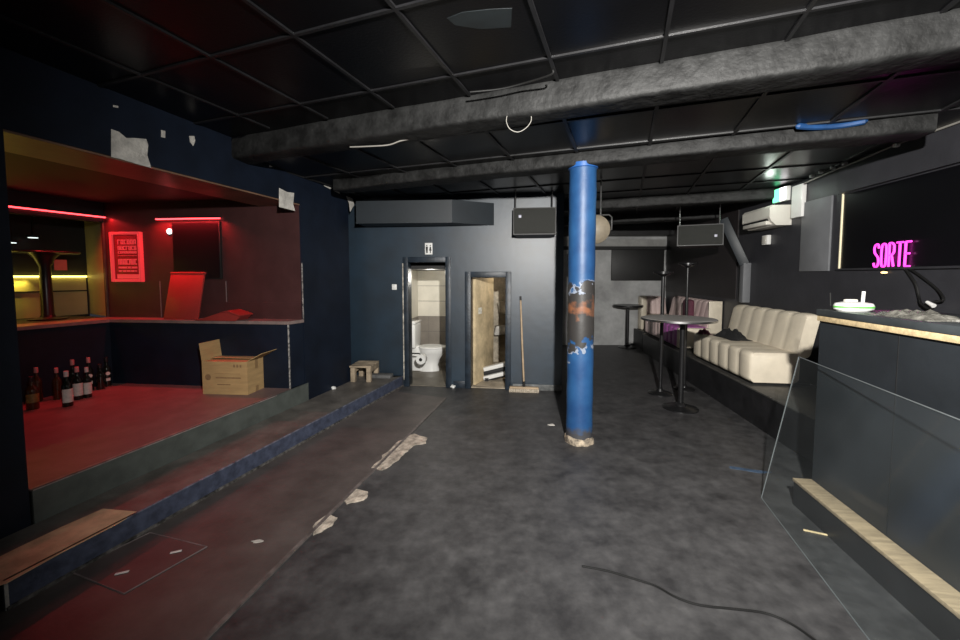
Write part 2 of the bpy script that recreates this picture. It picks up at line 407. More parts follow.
rw = [P(-6, 588, STEPZ), P(8, 583, STEPZ), P(60, 554, STEPZ), P(118, 524, STEPZ), P(137, 512, STEPZ), P(103, 509, STEPZ), P(60, 528, STEPZ), P(20, 547, STEPZ), P(-6, 560, STEPZ)]
x = B().prism([(p-o_)[:2] for p in rw], STEPZ, STEPZ+.003).build('bare_tread_board', 'rawwood', t, smooth=False); x['label'] = 'bare tan chipboard where the tread covering is gone'
x = B().box(0, SP.len, 0, .02, .0, .02).build('foot_bead', mat('dusty_foot_bead', (.09, .085, .08), .7, .8, 20), t, smooth=False); x.location = SP.w(0, -.022)-o_; x.rotation_euler = (0, 0, SP.a)

F1, F2, F3 = P(19, 403, STZ), P(113, 383, STZ), P(290, 388.5, STZ)
FL = Frame(F1, F2)                                        # left counter front
sF3 = S.l(F3)
nearL = FL.w(-1.6, 0)
t = thing('stage', 'raised stage with red-lit floor inside the alcove', 'stage', tuple(S.w(1.2, .8)))
o_ = Vector(t.location)
poly = [S.w(-.6, 0), S.w(sF3.x+.02, 0), S.w(sF3.x+.02, .28), F3+Vector((0, .3, 0)), F2+Vector((-.3, .3, 0)), FL.w(-1.0, .3), S.w(-.6, 1.7)]
poly = [S.w(0, .004), S.w(sF3.x, .004), F3+S.n*.02, F2, FL.w(-1.4, 0), S.w(-.6, 1.2), S.w(-.6, .31), S.w(0, .31)]
B().prism([(p-o_)[:2] for p in poly], 0, STZ-.01).build('stage_core', 'platform', t)
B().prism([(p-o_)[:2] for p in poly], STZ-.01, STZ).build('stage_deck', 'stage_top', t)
sE = S.V(309, 386, -.02).x
x = B().box(0, sE, -.012, -.001, STEPZ+.001, STZ-.004).build('riser_panel', 'riser', t); x.location = S.w(0, 0)-o_; x.rotation_euler = (0, 0, S.a)
x = B().box(0, sE, -.016, -.001, STZ-.006, STZ+.003, .002).build('stage_nosing', 'riser', t); x.location = S.w(0, 0)-o_; x.rotation_euler = (0, 0, S.a)
x = B().box(0, sF3.x-.25, -.0165, .022, STZ-.006, STZ+.003, .002).build('stage_nosing', 'nosing', t); x.location = S.w(0, 0)-o_; x.rotation_euler = (0, 0, S.a)
# ------------------------------------------------------------------ left wall: jamb, header, soffit, end wall
s_end = S.V(350, 300).x; s_303 = S.V(303, 300).x
HZ = 2.41
hb = B()
hb.box(-2.2, -.01, 0, .30, 0, HZ)                    # near jamb
hb.box(-2.2, s_end, 0, .50, HZ, 2.9)                     # header
hb.box(s_303, s_end, 0, .34, STEPZ-.15, HZ)                  # far jamb
wl = struct(hb.build('wall_left', 'navy', **inF(S)))
x = struct(B().box(-.01, s_303, .012, .50, HZ-.014, HZ-.001).build('trim_2', 'soffit', **inF(S)))
def flake(px_pts, z_off=.003, nm='bare_plaster_patch'):
    w3 = [S.V(a, b) for a, b in px_pts]
    bb = B().prism_y([(p.x, p.z) for p in w3], -z_off, 0)
    o = bb.build(nm, 'plaster', wl, smooth=False); return o
for q in ([(111, 129), (119, 132), (126, 138), (134, 138), (146, 139), (148, 145), (147, 155), (151, 168), (140, 165), (120, 159), (111, 157)],
          [(279, 188), (287, 192), (294, 193), (293, 204), (295, 211), (287, 209), (279, 207)],
          [(161, 130), (165, 131), (165, 138), (161, 137)], [(189, 136), (194, 136), (195, 141), (193, 146), (190, 142)],
          [(113, 105), (118, 106), (118, 108), (113, 107)], [(269, 162), (272, 163), (272, 167), (269, 167)],
          [(323, 183), (328, 184), (332, 188), (330, 189), (324, 186)], [(333, 188), (338, 190), (340, 194), (334, 191)],
          [(346, 196), (353, 199), (354, 205), (350, 212), (349, 203)]):
    flake(q)
bd = B(); bd.box(s_303-.006, s_303+.004, -.004, .006, 1.11, 1.75)
bd.build('chipped_corner_bead', mat('chipped_white_edge', (.22, .21, .20), .7, .9, 30), wl)
# counter along the alcove's back and left
C1 = D(108, 300, 4.83); C1.z = 0
R1 = S.w(s_303, .0)
R1b = S.w(s_303, .02)
U = Frame((C1.x, C1.y), (R1b.x, R1b.y))                   # upper back wall of the alcove, +y away
UL = Frame((C1.x - .345*1.6, C1.y-1.6), (C1.x, C1.y))    # upper left wall plane, +y away (left)
CT = 1.105
t = thing('alcove_counter', 'dark L-shaped wall counter with red-lit top edge around the stage', 'counter', (F2.x, F2.y, STZ))
o_ = Vector((F2.x, F2.y, 0))
poly = [F1-FL.d*1.4, F2, F3+U.d*.0, S.w(s_303-.008, .004), U.w(U.len-.03, -.002), U.w(0, -.002), UL.w(-.2, .002)]
poly = [FL.w(-1.4, 0), F2, F3, S.w(s_303-.008, .004), U.w(0, -.004), UL.w(-.3, -.004)]
x = B().prism([(p-o_)[:2] for p in poly], STZ, CT-.035).build('counter_front', 'navy', t, smooth=False); x.location.z = -STZ
fo = .025
poly2 = [FL.w(-1.4, -fo), F2+(Vector((fo, -fo, 0))), F3+Vector((.012, -fo, 0)), S.w(s_303-.008, -.012), U.w(0, -.004), UL.w(-.3, -.004)]
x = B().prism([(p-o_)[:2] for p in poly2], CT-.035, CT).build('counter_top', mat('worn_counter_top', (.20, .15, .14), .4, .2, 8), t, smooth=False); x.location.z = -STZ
x = B().box(-.005, .008, -.005, .008, STZ, CT-.035).build('worn_corner_edge', mat('worn_white_edge', (.24, .23, .22), .7, .8, 30), t); x.location = F3-o_-Vector((0, 0, STZ)); x.location.z = -STZ
# upper walls
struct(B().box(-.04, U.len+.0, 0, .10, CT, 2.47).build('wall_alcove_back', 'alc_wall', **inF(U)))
ND = .75; xk = UL.V(88, 285, ND).x; UN = UL.len
LW = B(); LW.box(-.2, UN, 0, .1, 2.24, 2.47)
struct(LW.build('wall_alcove_left', 'black', **inF(UL)))
ND = .75; xk = UL.V(88, 285, ND).x; UN = UL.len
struct(B().prism([(UN, 0), (UN+.1, 0), (xk+.12, ND+.1), (xk, ND+.1), (xk, ND)], CT, 2.47).build('wall_niche_side', 'yel_panel', **inF(UL)))
struct(B().box(-.8, xk, ND, ND+.1, CT-.1, 2.47).build('wall_niche', 'dark', **inF(UL)))
struct(B().box(-.8, UN, 0, ND, CT-.1, CT-.005).build('trim_3', 'dark', **inF(UL)))
ac = [S.w(-2.2, .5), S.w(s_end, .5), U.w(U.len, .1), U.w(-.1, .1), UL.w(1.6, .95), UL.w(-.8, .95)]
struct(B().prism([p[:2] for p in (S.w(-.6, .49), S.w(s_303, .49), U.w(U.len, .1), U.w(0, 1.0), UL.w(UN, .9), UL.w(-1.6, .9))], 2.47, 2.50).build('ceiling_alcove', 'dark'))
# steel corner strip at window edge
tag(B().box(UN-.02, UN-.002, -.012, .0, CT, 2.24).build('corner_strip', mat('dull_metal_strip', (.14, .12, .10), .4, .2, 9, metal=.6), **inF(UL)), 'narrow metal corner strip between the yellow-lit opening and red wall', 'corner strip')
# lit panel in the niche
t = thing('lit_back_panel', 'olive panel lit from above by a yellow light strip beyond the counter', 'panel', tuple(UL.w(.8, ND-.005, CT)), UL.a)
zl = UL.V(50, 277.5, ND-.03).z; xe = xk-.8-.03
B().box(-1.5, xe, -.02, 0, 0, zl-CT).build('panel_board', 'yel_panel', t)
B().box(-1.5, xe, -.035, -.019, (zl-CT)*.66-.014, (zl-CT)*.66).build('panel_joint', 'dark', t)
x = B().box(-1.5, xe, -.045, -.015, zl-CT, zl-CT+.022).build('light_strip', 'yel_led', t)
# pedestal
pp = UL.w(*UL.V(47, 300, .38)[:2]); pp.z = CT-.005
t = thing('pedestal_table', 'black pedestal table with flared top in the yellow-lit opening', 'table', tuple(pp))
tz = UL.V(47, 253, .38).z - CT
B().lathe([(.0, 0), (.16, 0), (.17, .012), (.07, .03), (.055, .06), (.05, tz*.6), (.05, tz*.8), (.09, tz*.93), (.14, tz)], 24).build('pedestal', 'steel_dk', t)
B().lathe([(0, tz), (.29, tz), (.30, tz+.008), (.295, tz+.02), (0, tz+.02)], 32).build('table_top', 'steel_dk', t)
for i, (px, py, off, nm, lab) in enumerate(((33, 237, .6, 'spot', 'white recessed spotlight above the black pedestal table'), (11, 242, .6, 'spot', 'pale green spotlight at the left edge of the yellow-lit opening'))):
    q = UL.V(px, py, off); w = UL.w(q.x, q.y, q.z)
    t = thing('ceiling_spotlight', lab, 'spotlight', tuple(w))
    B().lathe([(0, .02), (.06, .02), (.062, .0), (.05, -.006)], 20).build('lamp_ring', 'steel_dk', t)
    B().lathe([(0, .0), (.045, .0), (.04, -.012), (0, -.014)], 20).build('glow_lens', 'spot_w', t)
    B().box(-.008, .008, -.008, .008, .02, 2.47-w.z).build('drop_rod', 'steel_dk', t)
q = UL.V(60, 265, ND-.02); w = UL.w(q.x, q.y, q.z)
t = thing('red_notice', 'small square dull red notice on the dark wall right of the pedestal', 'notice', tuple(w), UL.a)
B().box(-.07, .07, -.012, .014, -.075, .075, .004).build('notice_board', 'dark', t)
B().box(-.06, .06, -.015, -.011, -.065, .065).build('notice_face', mat('dull_red_print', (.32, .05, .04), .5, .15, 20, emit=(1, .12, .08), estr=.10), t)

# red light strips
def strip(fr, pxa, pxb, lab):
    a, b = fr.V(*pxa, -.03), fr.V(*pxb, -.03); zz = (a.z+b.z)/2
    t = thing('red_light_strip', lab, 'light strip', tuple(fr.w((a.x+b.x)/2, 0, zz)), fr.a)
    hl = abs(b.x-a.x)/2
    B().box(-hl, hl, -.028, -.001, .006, .022, .002).build('strip_channel', 'steel_dk', t)
    B().box(-hl, hl, -.030, -.008, -.008, .006, .003).build('strip_diffuser', 'red_led', t)
    L = bpy.data.lights.new('red_strip_glow', 'AREA'); L.shape = 'RECTANGLE'; L.size = 2*hl; L.size_y = .03; L.color = (1, .03, .035)
    lo = bpy.data.objects.new('red_strip_glow', L); C.objects.link(lo); lo.parent = t; lo.location = (0, -.10, -.012); lo.rotation_euler = (math.radians(-10), 0, 0); L.spread = math.radians(145)
    return L, hl
l1, h1 = strip(UL, (5, 204), (107, 219), 'longer red light strip above the yellow-lit opening')
l2, h2 = strip(U, (155, 220), (219, 217), 'shorter red light strip above the black screen')
l1.energy = 9; l2.energy = 12; bpy.data.objects['red_strip_glow.001'].rotation_euler[0] = math.radians(10)

# red sign frame on alcove back wall
qa, qb = U.V(112, 233, -.02), U.V(143, 281, -.02)
w_, h_ = abs(qb.x-qa.x), abs(qa.z-qb.z)
t = thing('red_sign', 'red backlit framed sign with rows of lettering on the alcove wall', 'sign', tuple(U.w((qa.x+qb.x)/2, 0, (qa.z+qb.z)/2)), U.a)
B().box(-w_/2, w_/2, -.03, 0, -h_/2, h_/2, .004).build('sign_face', 'red_face', t)
fb = B(); g = .022
fb.box(-w_/2-.01, -w_/2+.024, -.055, -.0, -h_/2-.01, h_/2+.01, .008); fb.box(w_/2-g, w_/2+.01, -.05, 0, -h_/2-.01, h_/2+.01, .008)
fb.box(-w_/2, w_/2, -.05, 0, h_/2-g, h_/2+.01, .008); fb.box(-w_/2, w_/2, -.05, 0, -h_/2-.01, -h_/2+g, .008)
fb.build('sign_frame', 'red_glow', t)
lt = B(); random.seed(3)
def glyph_row(y0, hh, xa, xb, n):
    wv = (xb-xa)/n
    for i in range(n):
        x0 = xa+i*wv+wv*.12; x1 = xa+(i+1)*wv-wv*.12; k = random.random()
        lt.box(x0, x0+(x1-x0)*.3, -.036, -.029, y0, y0+hh)
        if k < .7: lt.box(x0, x1, -.036, -.029, y0+hh*.78, y0+hh)
        if k > .25: lt.box(x0, x1, -.036, -.029, y0, y0+hh*.2)
        if k > .5 or k < .2: lt.box(x1-(x1-x0)*.3, x1, -.036, -.029, y0, y0+hh)
a0, a1 = -w_/2+.075, w_/2-.05
glyph_row(h_*.26, h_*.10, a0, a1, 6); glyph_row(h_*.14, h_*.09, a0, a1, 7); glyph_row(h_*.07, h_*.05, a0, a1, 8)
lt.box(a0, a1, -.036, -.029, h_*.02, h_*.03)
glyph_row(-h_*.16, h_*.12, a0, a1, 7); glyph_row(-h_*.24, h_*.04, a0, a1, 10); glyph_row(-h_*.31, h_*.035, a0, a1, 9)
lt.box(a0-.02, a1+.02, -.036, -.029, -h_*.45, -h_*.36)
lt.build('sign_lettering', 'red_glow', t, smooth=False)
# black screen
qa, qb = U.V(172, 222, -.02), U.V(222, 279, -.02)
t = thing('wall_screen', 'black wall screen above the leaning red panel', 'screen', tuple(U.w((qa.x+qb.x)/2, 0, (qa.z+qb.z)/2)), U.a)
w_, h_ = abs(qb.x-qa.x)/2, abs(qa.z-qb.z)/2
B().box(-w_, w_, -.03, 0, -h_, h_, .004).build('screen_body', 'dark', t)
B().box(-w_+.012, w_-.012, -.033, -.029, -h_+.012, h_-.012).build('screen_glass', 'mirror', t)
qa = U.V(173.5, 231, -.04)
tag(B().lathe([(0, -.02), (.03, -.02), (.035, 0), (.02, .015), (0, .02)], 16, axis='Y').build('wall_spotlight', 'spot_w', loc=U.w(U.V(170, 231, 0).x, -.012, qa.z), rz=U.a), 'tiny white lamp at the top left corner of the black screen', 'spotlight')
# dado line panels right of screen (wall joints)
for k, (pa, pb) in enumerate((((226, 281), (226, 310)), ((160, 281), (160, 313)))):
    a, b = U.V(*pa), U.V(*pb)
    struct(B().box(a.x-.004, a.x+.004, -.006, 0, CT, a.z).build('trim_%d' % (4+k), mat('panel_joint_strip', (.16, .13, .13), .5, .2, 9), **inF(U)))
a = U.V(226, 302)
struct(B().box(a.x, U.len, -.008, 0, CT, a.z).build('baseboard_alcove', 'alc_wall', **inF(U)))
# leaning red panel and folded red thing on the counter
a, b, tp = U.V(165, 322, -.16), U.V(199, 322, -.16), U.V(186, 273, -.05)
t = thing('leaning_board', 'flat red panel leaning upright against the black screen', 'panel', tuple(U.w((a.x+b.x)/2, -.17, CT)), U.a)
lean = math.atan2(.13, tp.z-CT); hh = math.hypot(.13, tp.z-CT)
x = B().box(-(b.x-a.x)/2, (b.x-a.x)/2, -.012, .012, 0, hh, .006).build('panel_sheet', 'redbox', t); x.rotation_euler = (-lean, 0, 0)
x.location.z = .004
x = B().box(-(b.x-a.x)/2-.006, (b.x-a.x)/2+.006, -.018, .018, hh-.02, hh+.006, .006).build('panel_top_rail', 'redbox', t); x.rotation_euler = (-lean, 0, 0); x.location.z = .004
a, b = U.V(201, 321, -.17), U.V(246, 312, -.17)
t = thing('red_tray', 'red folded tray lying on the counter right of the red panel', 'tray', tuple(U.w((a.x+b.x)/2, -.16, CT)), U.a)
w_ = (b.x-a.x)/2
B().prism_y([(-w_, .0), (w_*.75, .0), (w_*.98, .055), (w_*.45, .105), (w_*.2, .10), (-w_*.7, .022), (-w_, .012)], -.09, .09).build('tray_body', 'redbox', t)
B().prism_y([(w_*.1, .092), (w_*.45, .116), (w_*1.0, .066), (w_*.98, .052), (w_*.45, .103)], -.11, .11).build('tray_rim', 'redbox', t)

# ------------------------------------------------------------------ cardboard box
p0, p1, p2 = P(203, 394, STZ), P(248, 395, STZ), P(268.5, 386, STZ)
ra = math.atan2((p1-p0).y, (p1-p0).x); bw = (p1-p0).length; bd_ = (p2-p1).length*.9; bh = .35
t = thing('cardboard_box', 'open brown cardboard box with raised flaps on the red stage', 'box', tuple(p0), ra)
bb = B(); th = .006
bb.box(0, bw, 0, th, 0, bh); bb.box(0, bw, bd_-th, bd_, 0, bh); bb.box(0, th, th, bd_-th, 0, bh); bb.box(bw-th, bw, th, bd_-th, 0, bh); bb.box(th, bw-th, th, bd_-th, 0, .012)
bb.build('carton_body', 'card', t, smooth=False)
def flap(hx, hy, hz, rot, w, l, nm='flap'):
    x = B().box(-w/2, w/2, -.003, .003, 0, l).build(nm, 'card', t, smooth=False); x.location = (hx, hy, hz); x.rotation_euler = rot; return x
# left flap standing up, right flap falling outwards, front + back folded over the top
f = B().box(-.003, .003, 0, bd_, 0, .19).build('flap', 'card', t, smooth=False); f.location = (.003, 0, bh); f.rotation_euler = (0, math.radians(-7), 0)
f = B().box(-.003, .003, 0, bd_, 0, .19).build('flap', 'card', t, smooth=False); f.location = (bw-.003, 0, bh); f.rotation_euler = (0, math.radians(62), 0)
f = B().box(.01, bw-.01, 0, .19, -.003, .003).build('flap', 'card', t, smooth=False); f.location = (0, .006, bh-.004); f.rotation_euler = (math.radians(-2), 0, 0)
f = B().box(.01, bw-.01, -.19, 0, -.003, .003).build('flap', 'card', t, smooth=False); f.location = (0, bd_-.006, bh-.002); f.rotation_euler = (math.radians(-5), 0, 0)
pb = B()
for i in range(3): pb.box(bw*.70+i*.035, bw*.70+i*.035+.018, -.002, .001, bh*.83, bh*.83+.03)
pb.box(bw*.30, bw*.86, -.002, .001, bh*.49, bh*.525); pb.box(bw*.33, bw*.62, -.002, .001, bh*.29, bh*.315)
pb.box(bw*.28, bw*.84, -.0015, .001, bh*.625, bh*.632)
pb.lathe([(0, -.001), (.032, -.001), (.032, .002), (0, .002)], 20, (bw*.13, 0, bh*.52), 'Y')
pb.build('printed_marks', 'card_dk', t, smooth=False)
x = B().box(-.001, .0015, bd_*.42, bd_*.58, bh*.72, bh*1.0).build('parcel_tape', 'tape', t); x.location.x = bw
x = B().box(-.001, .0015, bd_*.42, bd_*.58, 0, bh*.18).build('parcel_tape', 'tape', t); x.location.x = bw

# ------------------------------------------------------------------ bottles on the stage
def bottle(px, py, h, lab, glass='glass_b', label=None, cap='cap_k', r=.037, marks=False):
    p = P(px, py, STZ)
    t = thing('bottle', lab, 'bottle', tuple(p), random.random()*.3+math.atan2(p.y, p.x)-PI/2, 'bottles on the stage')
    B().lathe([(0, 0), (r*.94, 0), (r, .006), (r, h*.56), (r*.92, h*.62), (r*.52, h*.70), (r*.36, h*.76), (r*.34, h*.93), (r*.40, h*.935), (r*.40, h*.95), (0, h*.95)], 24).build('bottle_glass', glass, t)
    B().lathe([(r*.43, h*.84), (r*.45, h*.85), (r*.45, h*.995), (r*.40, h), (0, h)], 20).build('cap', cap, t)
    if label:
        lo, hi = (.12, .50) if label == 'label_w' else (.22, .48)
        rings = [[Vector((r*1.015*math.cos(a), r*1.015*math.sin(a), z)) for a in [(-PI/2-1.25)+2.5*k/16 for k in range(17)]] for z in (h*lo, h*hi)]
        bb = B(); bb.ring_loft(rings, cap=False, closed=False); bb.build('bottle_label', label, t)
    if marks:
        bb = B(); bb.lathe([(0, -.003), (r*.55, -.003), (r*.55, .003), (0, .003)], 16, (0, -r*1.0, h*.45), 'Y'); bb.build('round_emblem', 'label_w', t)
        B().box(-r*.5, r*.5, -r*1.04, -r*.93, h*.20, h*.29).build('bottle_label', 'label_w', t)
random.seed(5)
bottle(33, 409, .31, 'dark bottle with a gold label, frontmost of the left-hand bottles', 'glass_a', 'label_g', 'cap_k', .045)
bottle(38, 401, .34, 'tall amber bottle just behind the gold-labelled one', 'glass_a', None, 'cap_p')
bottle(29, 400, .27, 'short dark bottle beside the left navy wall end', 'glass_b', None, 'cap_k')
bottle(45, 396, .24, 'small black bottle with a pale front label, right of the amber bottle', 'glass_b', 'label_g', 'cap_k', .032)
bottle(58, 399, .32, 'amber bottle with a pink cap, left of the white-labelled bottles', 'glass_a', None, 'cap_p', .034)
bottle(68, 406, .34, 'white-labelled dark bottle with pale cap standing frontmost in its row', 'glass_b', 'label_w', 'cap_w', .040)
bottle(74, 393, .36, 'pink-capped dark bottle behind the two white-labelled ones', 'glass_b', None, 'cap_p')
bottle(78.5, 399, .33, 'white-labelled bottle with pink cap, second of its row', 'glass_b', 'label_w', 'cap_p', .038)
bottle(88, 397, .31, 'white-labelled bottle with small white cap, last of its row', 'glass_b', 'label_w', 'cap_w', .034)
bottle(90, 390, .36, 'tallest bottle with pink cap and a round emblem behind the row', 'glass_b', None, 'cap_p', .036, True)
bottle(107.5, 386, .33, 'black bottle with two white marks, rightmost by the counter corner', 'glass_b', None, 'cap_k', .036, True)
bottle(101, 389, .28, 'plain black bottle left of the one with two white marks', 'glass_b', None, 'cap_k', .036)

# ------------------------------------------------------------------ back wall with two doorways
d1a, d1b = BK.V(408, 262), BK.V(446, 262); d2a, d2b = BK.V(470.5, 277), BK.V(506, 277)
xr = BK.V(563, 300).x; WT = .14; TZ = 2.78
H1, H2 = d1a.z, d2a.z
bb = B()
bb.box(-2.4, d1a.x, 0, WT, 0, TZ); bb.box(d1a.x, d1b.x, 0, WT, H1, TZ); bb.box(d1b.x, d2a.x, 0, WT, 0, TZ)
bb.box(d2a.x, d2b.x, 0, WT, H2, TZ); bb.box(d2b.x, xr, 0, WT, 0, TZ)
wb = struct(bb.build('wall_back', 'navy_wall', **inF(BK)))
struct(B().box(d2b.x+.10, xr, -.015, 0, 0, .085, .004).build('baseboard_back', mat('scuffed_grey_skirting', (.12, .125, .125), .6, .5, 8), **inF(BK)))
struct(B().box(d1b.x+.10, d2a.x-.08, -.015, 0, 0, .10, .004).build('baseboard_middle', 'navy_trim', **inF(BK)))
def doorframe(nm, a, b, h, wd):
    bb = B()
    bb.box(a-wd, a+.006, -.03, WT+.01, 0, h+wd, .004); bb.box(b-.006, b+wd, -.03, WT+.01, 0, h+wd, .004); bb.box(a, b, -.03, WT+.01, h-.006, h+wd, .004)
    return struct(bb.build(nm, 'navy_trim', **inF(BK)))
doorframe('door_1', d1a.x, d1b.x, H1, .07)
doorframe('door_2', d2a.x, d2b.x, H2, .075)
struct(B().box(d1a.x-.075, d1a.x-.06, -.036, -.028, .1, H1-.02).build('trim_6', mat('bare_frame_edge', (.40, .37, .32), .7, .6, 12), **inF(BK)))
# end return behind the pillar and corridor side
struct(B().box(xr-.14, xr, WT, 4.3, 0, TZ).build('wall_corridor', 'farwall', **inF(BK)))
# toilet room
td = 1.62; tx0, tx1 = BK.V(418, 300, td).x, d1b.x+.16
tb = B(); tb.box(tx0-.08, tx0, WT, td, .86, 2.4); tb.box(tx0-.08, tx1+.08, td, td+.08, .86, 2.4); tb.box(tx1, tx1+.08, WT, td, .86, 2.4)
struct(tb.build('wall_toilet', 'tile_w', **inF(BK)))
tb = B(); tb.box(tx0-.08, tx0+.004, WT, td, 0, .86); tb.box(tx0-.08, tx1+.08, td-.004, td+.08, 0, .86); tb.box(tx1-.004, tx1+.08, WT, td, 0, .86)
struct(tb.build('wall_toilet_dado', 'tile_g', **inF(BK)))
tb = B()
for z in (.30, .58, .86, 1.14, 1.42, 1.70): tb.box(tx0, tx1, td-.007, td-.003 if z < .87 else td+.001, z-.003, z+.003)
for x_ in (tx0+.20, tx0+.42, tx0+.64): tb.box(x_-.002, x_+.002, td-.006, td, 0, .86)
struct(tb.build('trim_7', 'grout', **inF(BK)))
struct(B().box(tx0, tx1, .02, td, 0, .012).build('floor_toilet', mat('grey_toilet_floor', (.13, .115, .09), .5, .2, 6), **inF(BK)))
struct(B().box(tx0-.08, tx1+.08, WT, td+.08, 1.70, 1.75).build('ceiling_toilet', 'dark', **inF(BK)))
# toilet, side on, cistern to the left
tp = BK.l(P(430, 371, .012)); ty = tp.y+.05
t = thing('toilet', 'white toilet with cistern seen through the left doorway', 'toilet', tuple(BK.w(tx0+.012, ty, .012)), BK.a)
B().box(0, .17, -.20, .20, .40, .80, .025, 3).build('cistern', 'ceramic', t)
B().box(-.004, .178, -.208, .208, .80, .835, .012, 2).build('cistern_lid', 'ceramic', t)
def oval_rings(spec, n=28):
    return [[Vector((cx+rx*math.cos(2*PI*k/n)*(1 if math.cos(2*PI*k/n) > 0 else .8), ry*math.sin(2*PI*k/n), z)) for k in range(n)] for cx, rx, ry, z in spec]
bb = B(); bb.ring_loft(oval_rings([(.33, .20, .11, 0), (.33, .20, .11, .03), (.34, .17, .095, .10), (.36, .18, .11, .20), (.38, .235, .16, .30), (.39, .265, .185, .36), (.39, .265, .185, .385)])); bb.build('bowl', 'ceramic', t)
bb = B(); bb.ring_loft(oval_rings([(.39, .265, .19, .386), (.39, .275, .195, .392), (.39, .275, .195, .408), (.39, .26, .185, .418)])); bb.build('seat_lid', 'white', t)
bb = B(); bb.box(.06, .26, -.10, .10, .0, .42, .03); bb.build('rear_pedestal', 'ceramic', t)
B().lathe([(0, .835), (.02, .835), (.02, .845), (0, .847)], 14, (.085, 0, 0)).build('flush_button', 'steel', t)
# roll holder on the left side
rp = BK.l(D(419, 359, 6.15)); 
rq = BK.V(421.5, 359, .42); ax = rq.x-tx0
t = thing('toilet_roll_holder', 'white toilet roll on a black bracket just inside the left doorway', 'toilet roll', tuple(BK.w(tx0, .42, rq.z)), BK.a)
B().box(.008, .02, -.05, .05, .03, .14, .004).build('wall_bracket', 'dark', t)
B().tube([(.01, 0, .085), (ax-.03, 0, .085), (ax-.005, -.02, .06), (ax, -.065, .0)], .011, 8).build('arm', 'dark', t)
B().lathe([(.022, -.055), (.075, -.055), (.078, -.05), (.078, .05), (.075, .055), (.022, .055)], 28, (ax, 0, 0), 'Y').build('paper_roll', 'white', t)
B().lathe([(0, -.060), (.026, -.060), (.026, .058), (0, .058)], 16, (ax, 0, 0), 'Y').build('roll_core', 'dark', t)
# store room behind door 2
sx0, sx1, sd = tx1+.10, d2b.x+.45, 1.75
sb = B(); sb.box(sx0-.02, sx0, WT, sd, 0, 2.1); sb.box(sx0-.02, sx1+.08, sd, sd+.08, 0, 2.1); sb.box(sx1, sx1+.08, WT, sd, 0, 2.1)
struct(sb.build('wall_store', 'storeplaster', **inF(BK)))
struct(B().box(sx0, sx1+.08, WT, sd, 1.95, 2.0).build('ceiling_store', 'brown', **inF(BK)))
struct(B().box(sx0, sx1, .02, sd, 0, .012).build('floor_store', mat('dusty_store_floor', (.34, .29, .22), .9, .3, 6, .3, 30), **inF(BK)))
dl = .66; da = math.radians(71)
t = thing('door_leaf', 'bare unpainted door leaf standing ajar in the right doorway', 'door', tuple(BK.w(d2a.x+.012, WT+.0, .014)), BK.a+da)
hd = H2-.03
B().box(0, dl, -.042, 0, 0, hd, .003).build('leaf', 'door_raw', t)
B().lathe([(0, -.05), (.03, -.05), (.03, -.044), (.012, -.042)], 16, (.05, 0, hd*.5), 'Y').build('lock_plate', 'dark', t)
B().box(.10, .22, -.0435, -.041, hd*.66, hd*.72).build('paint_scrape', mat('white_scrape', (.7, .68, .6), .8, .3, 30), t)
# debris boards
bp_ = BK.l(P(498, 379, .012))
t = thing('board_bundle', 'leaning bundle of white boards over black strips inside the right doorway', 'boards', tuple(BK.w(d2b.x+.02, .42, .012)), BK.a+.10)
for k, (z, mm, yy) in enumerate(((.06, 'dark', .05), (.135, 'white', 0), (.195, 'dark', .05), (.27, 'white', 0))):
    x = B().box(-.38, .40, -.04+yy, .06+yy, 0, .055, .004).build('board' if mm == 'white' else 'black_strip', mm, t); x.location.z = z-.03; x.rotation_euler = (0, math.radians(-14), 0)
    if k == 0: x.location.z = .07
x = B().box(-.36, -.30, -.04, .06, 0, .05).build('prop_block', 'dark', t)
x = B().box(.28, .34, .0, .06, 0, .22).build('prop_block', 'dark', t)
# shelf rubble on store's back wall
for k, (px, py, w_, hh, lab) in enumerate(((500, 330, .30, .16, 'pale plaster lump on the store wall, lower one behind the door leaf'), (503, 308, .26, .22, 'grey masonry lump on the store wall, upper one behind the door leaf'))):
    q = BK.V(px, py, sd-.10)
    bb = B(); bb.box(-w_/2, w_/2, -.06, .10, -hh/2, hh/2, .03, 2)
    for v in bb.bm.verts: v.co += Vector((noise.noise(v.co*9+Vector((k, 0, 0))), noise.noise(v.co*9+Vector((5, k, 0)))*.4, noise.noise(v.co*9+Vector((0, 7, k)))))*.05
    tag(bb.build('masonry_lump', 'plaster' if k == 0 else 'storeplaster', loc=BK.w(q.x+.05, sd-.165, q.z), rz=BK.a), lab, 'rubble')
# wc pictogram sign
a, b = BK.V(425, 243), BK.V(432.5, 254.5); w_, h_ = (b.x-a.x)/2, (a.z-b.z)/2
t = thing('toilet_sign', 'small white sign with two dark figures above the left doorway', 'sign', tuple(BK.w((a.x+b.x)/2, 0, (a.z+b.z)/2)), BK.a)
B().box(-w_, w_, -.008, 0, -h_, h_, .002).build('sign_plate', 'white', t)
fg = B()
for sx in (-.5, .5):
    cx = sx*w_*.95
    fg.lathe([(0, -.001), (w_*.17, -.001), (w_*.17, .002), (0, .002)], 14, (cx, -.008, h_*.55), 'Y')
    if sx < 0: fg.prism_y([(cx-w_*.28, h_*.35), (cx+w_*.28, h_*.35), (cx+w_*.22, -h_*.75), (cx+.04*w_, -h_*.75), (cx, -h_*.1), (cx-.04*w_, -h_*.75), (cx-w_*.22, -h_*.75)], -.0095, -.007)
    else: fg.prism_y([(cx-w_*.15, h_*.35), (cx+w_*.15, h_*.35), (cx+w_*.34, -h_*.35), (cx+w_*.12, -h_*.35), (cx+w_*.12, -h_*.75), (cx-w_*.12, -h_*.75), (cx-w_*.12, -h_*.35), (cx-w_*.34, -h_*.35)], -.0095, -.007)
fg.build('figures', 'dark', t, smooth=False)
q = BK.V(394.5, 287)
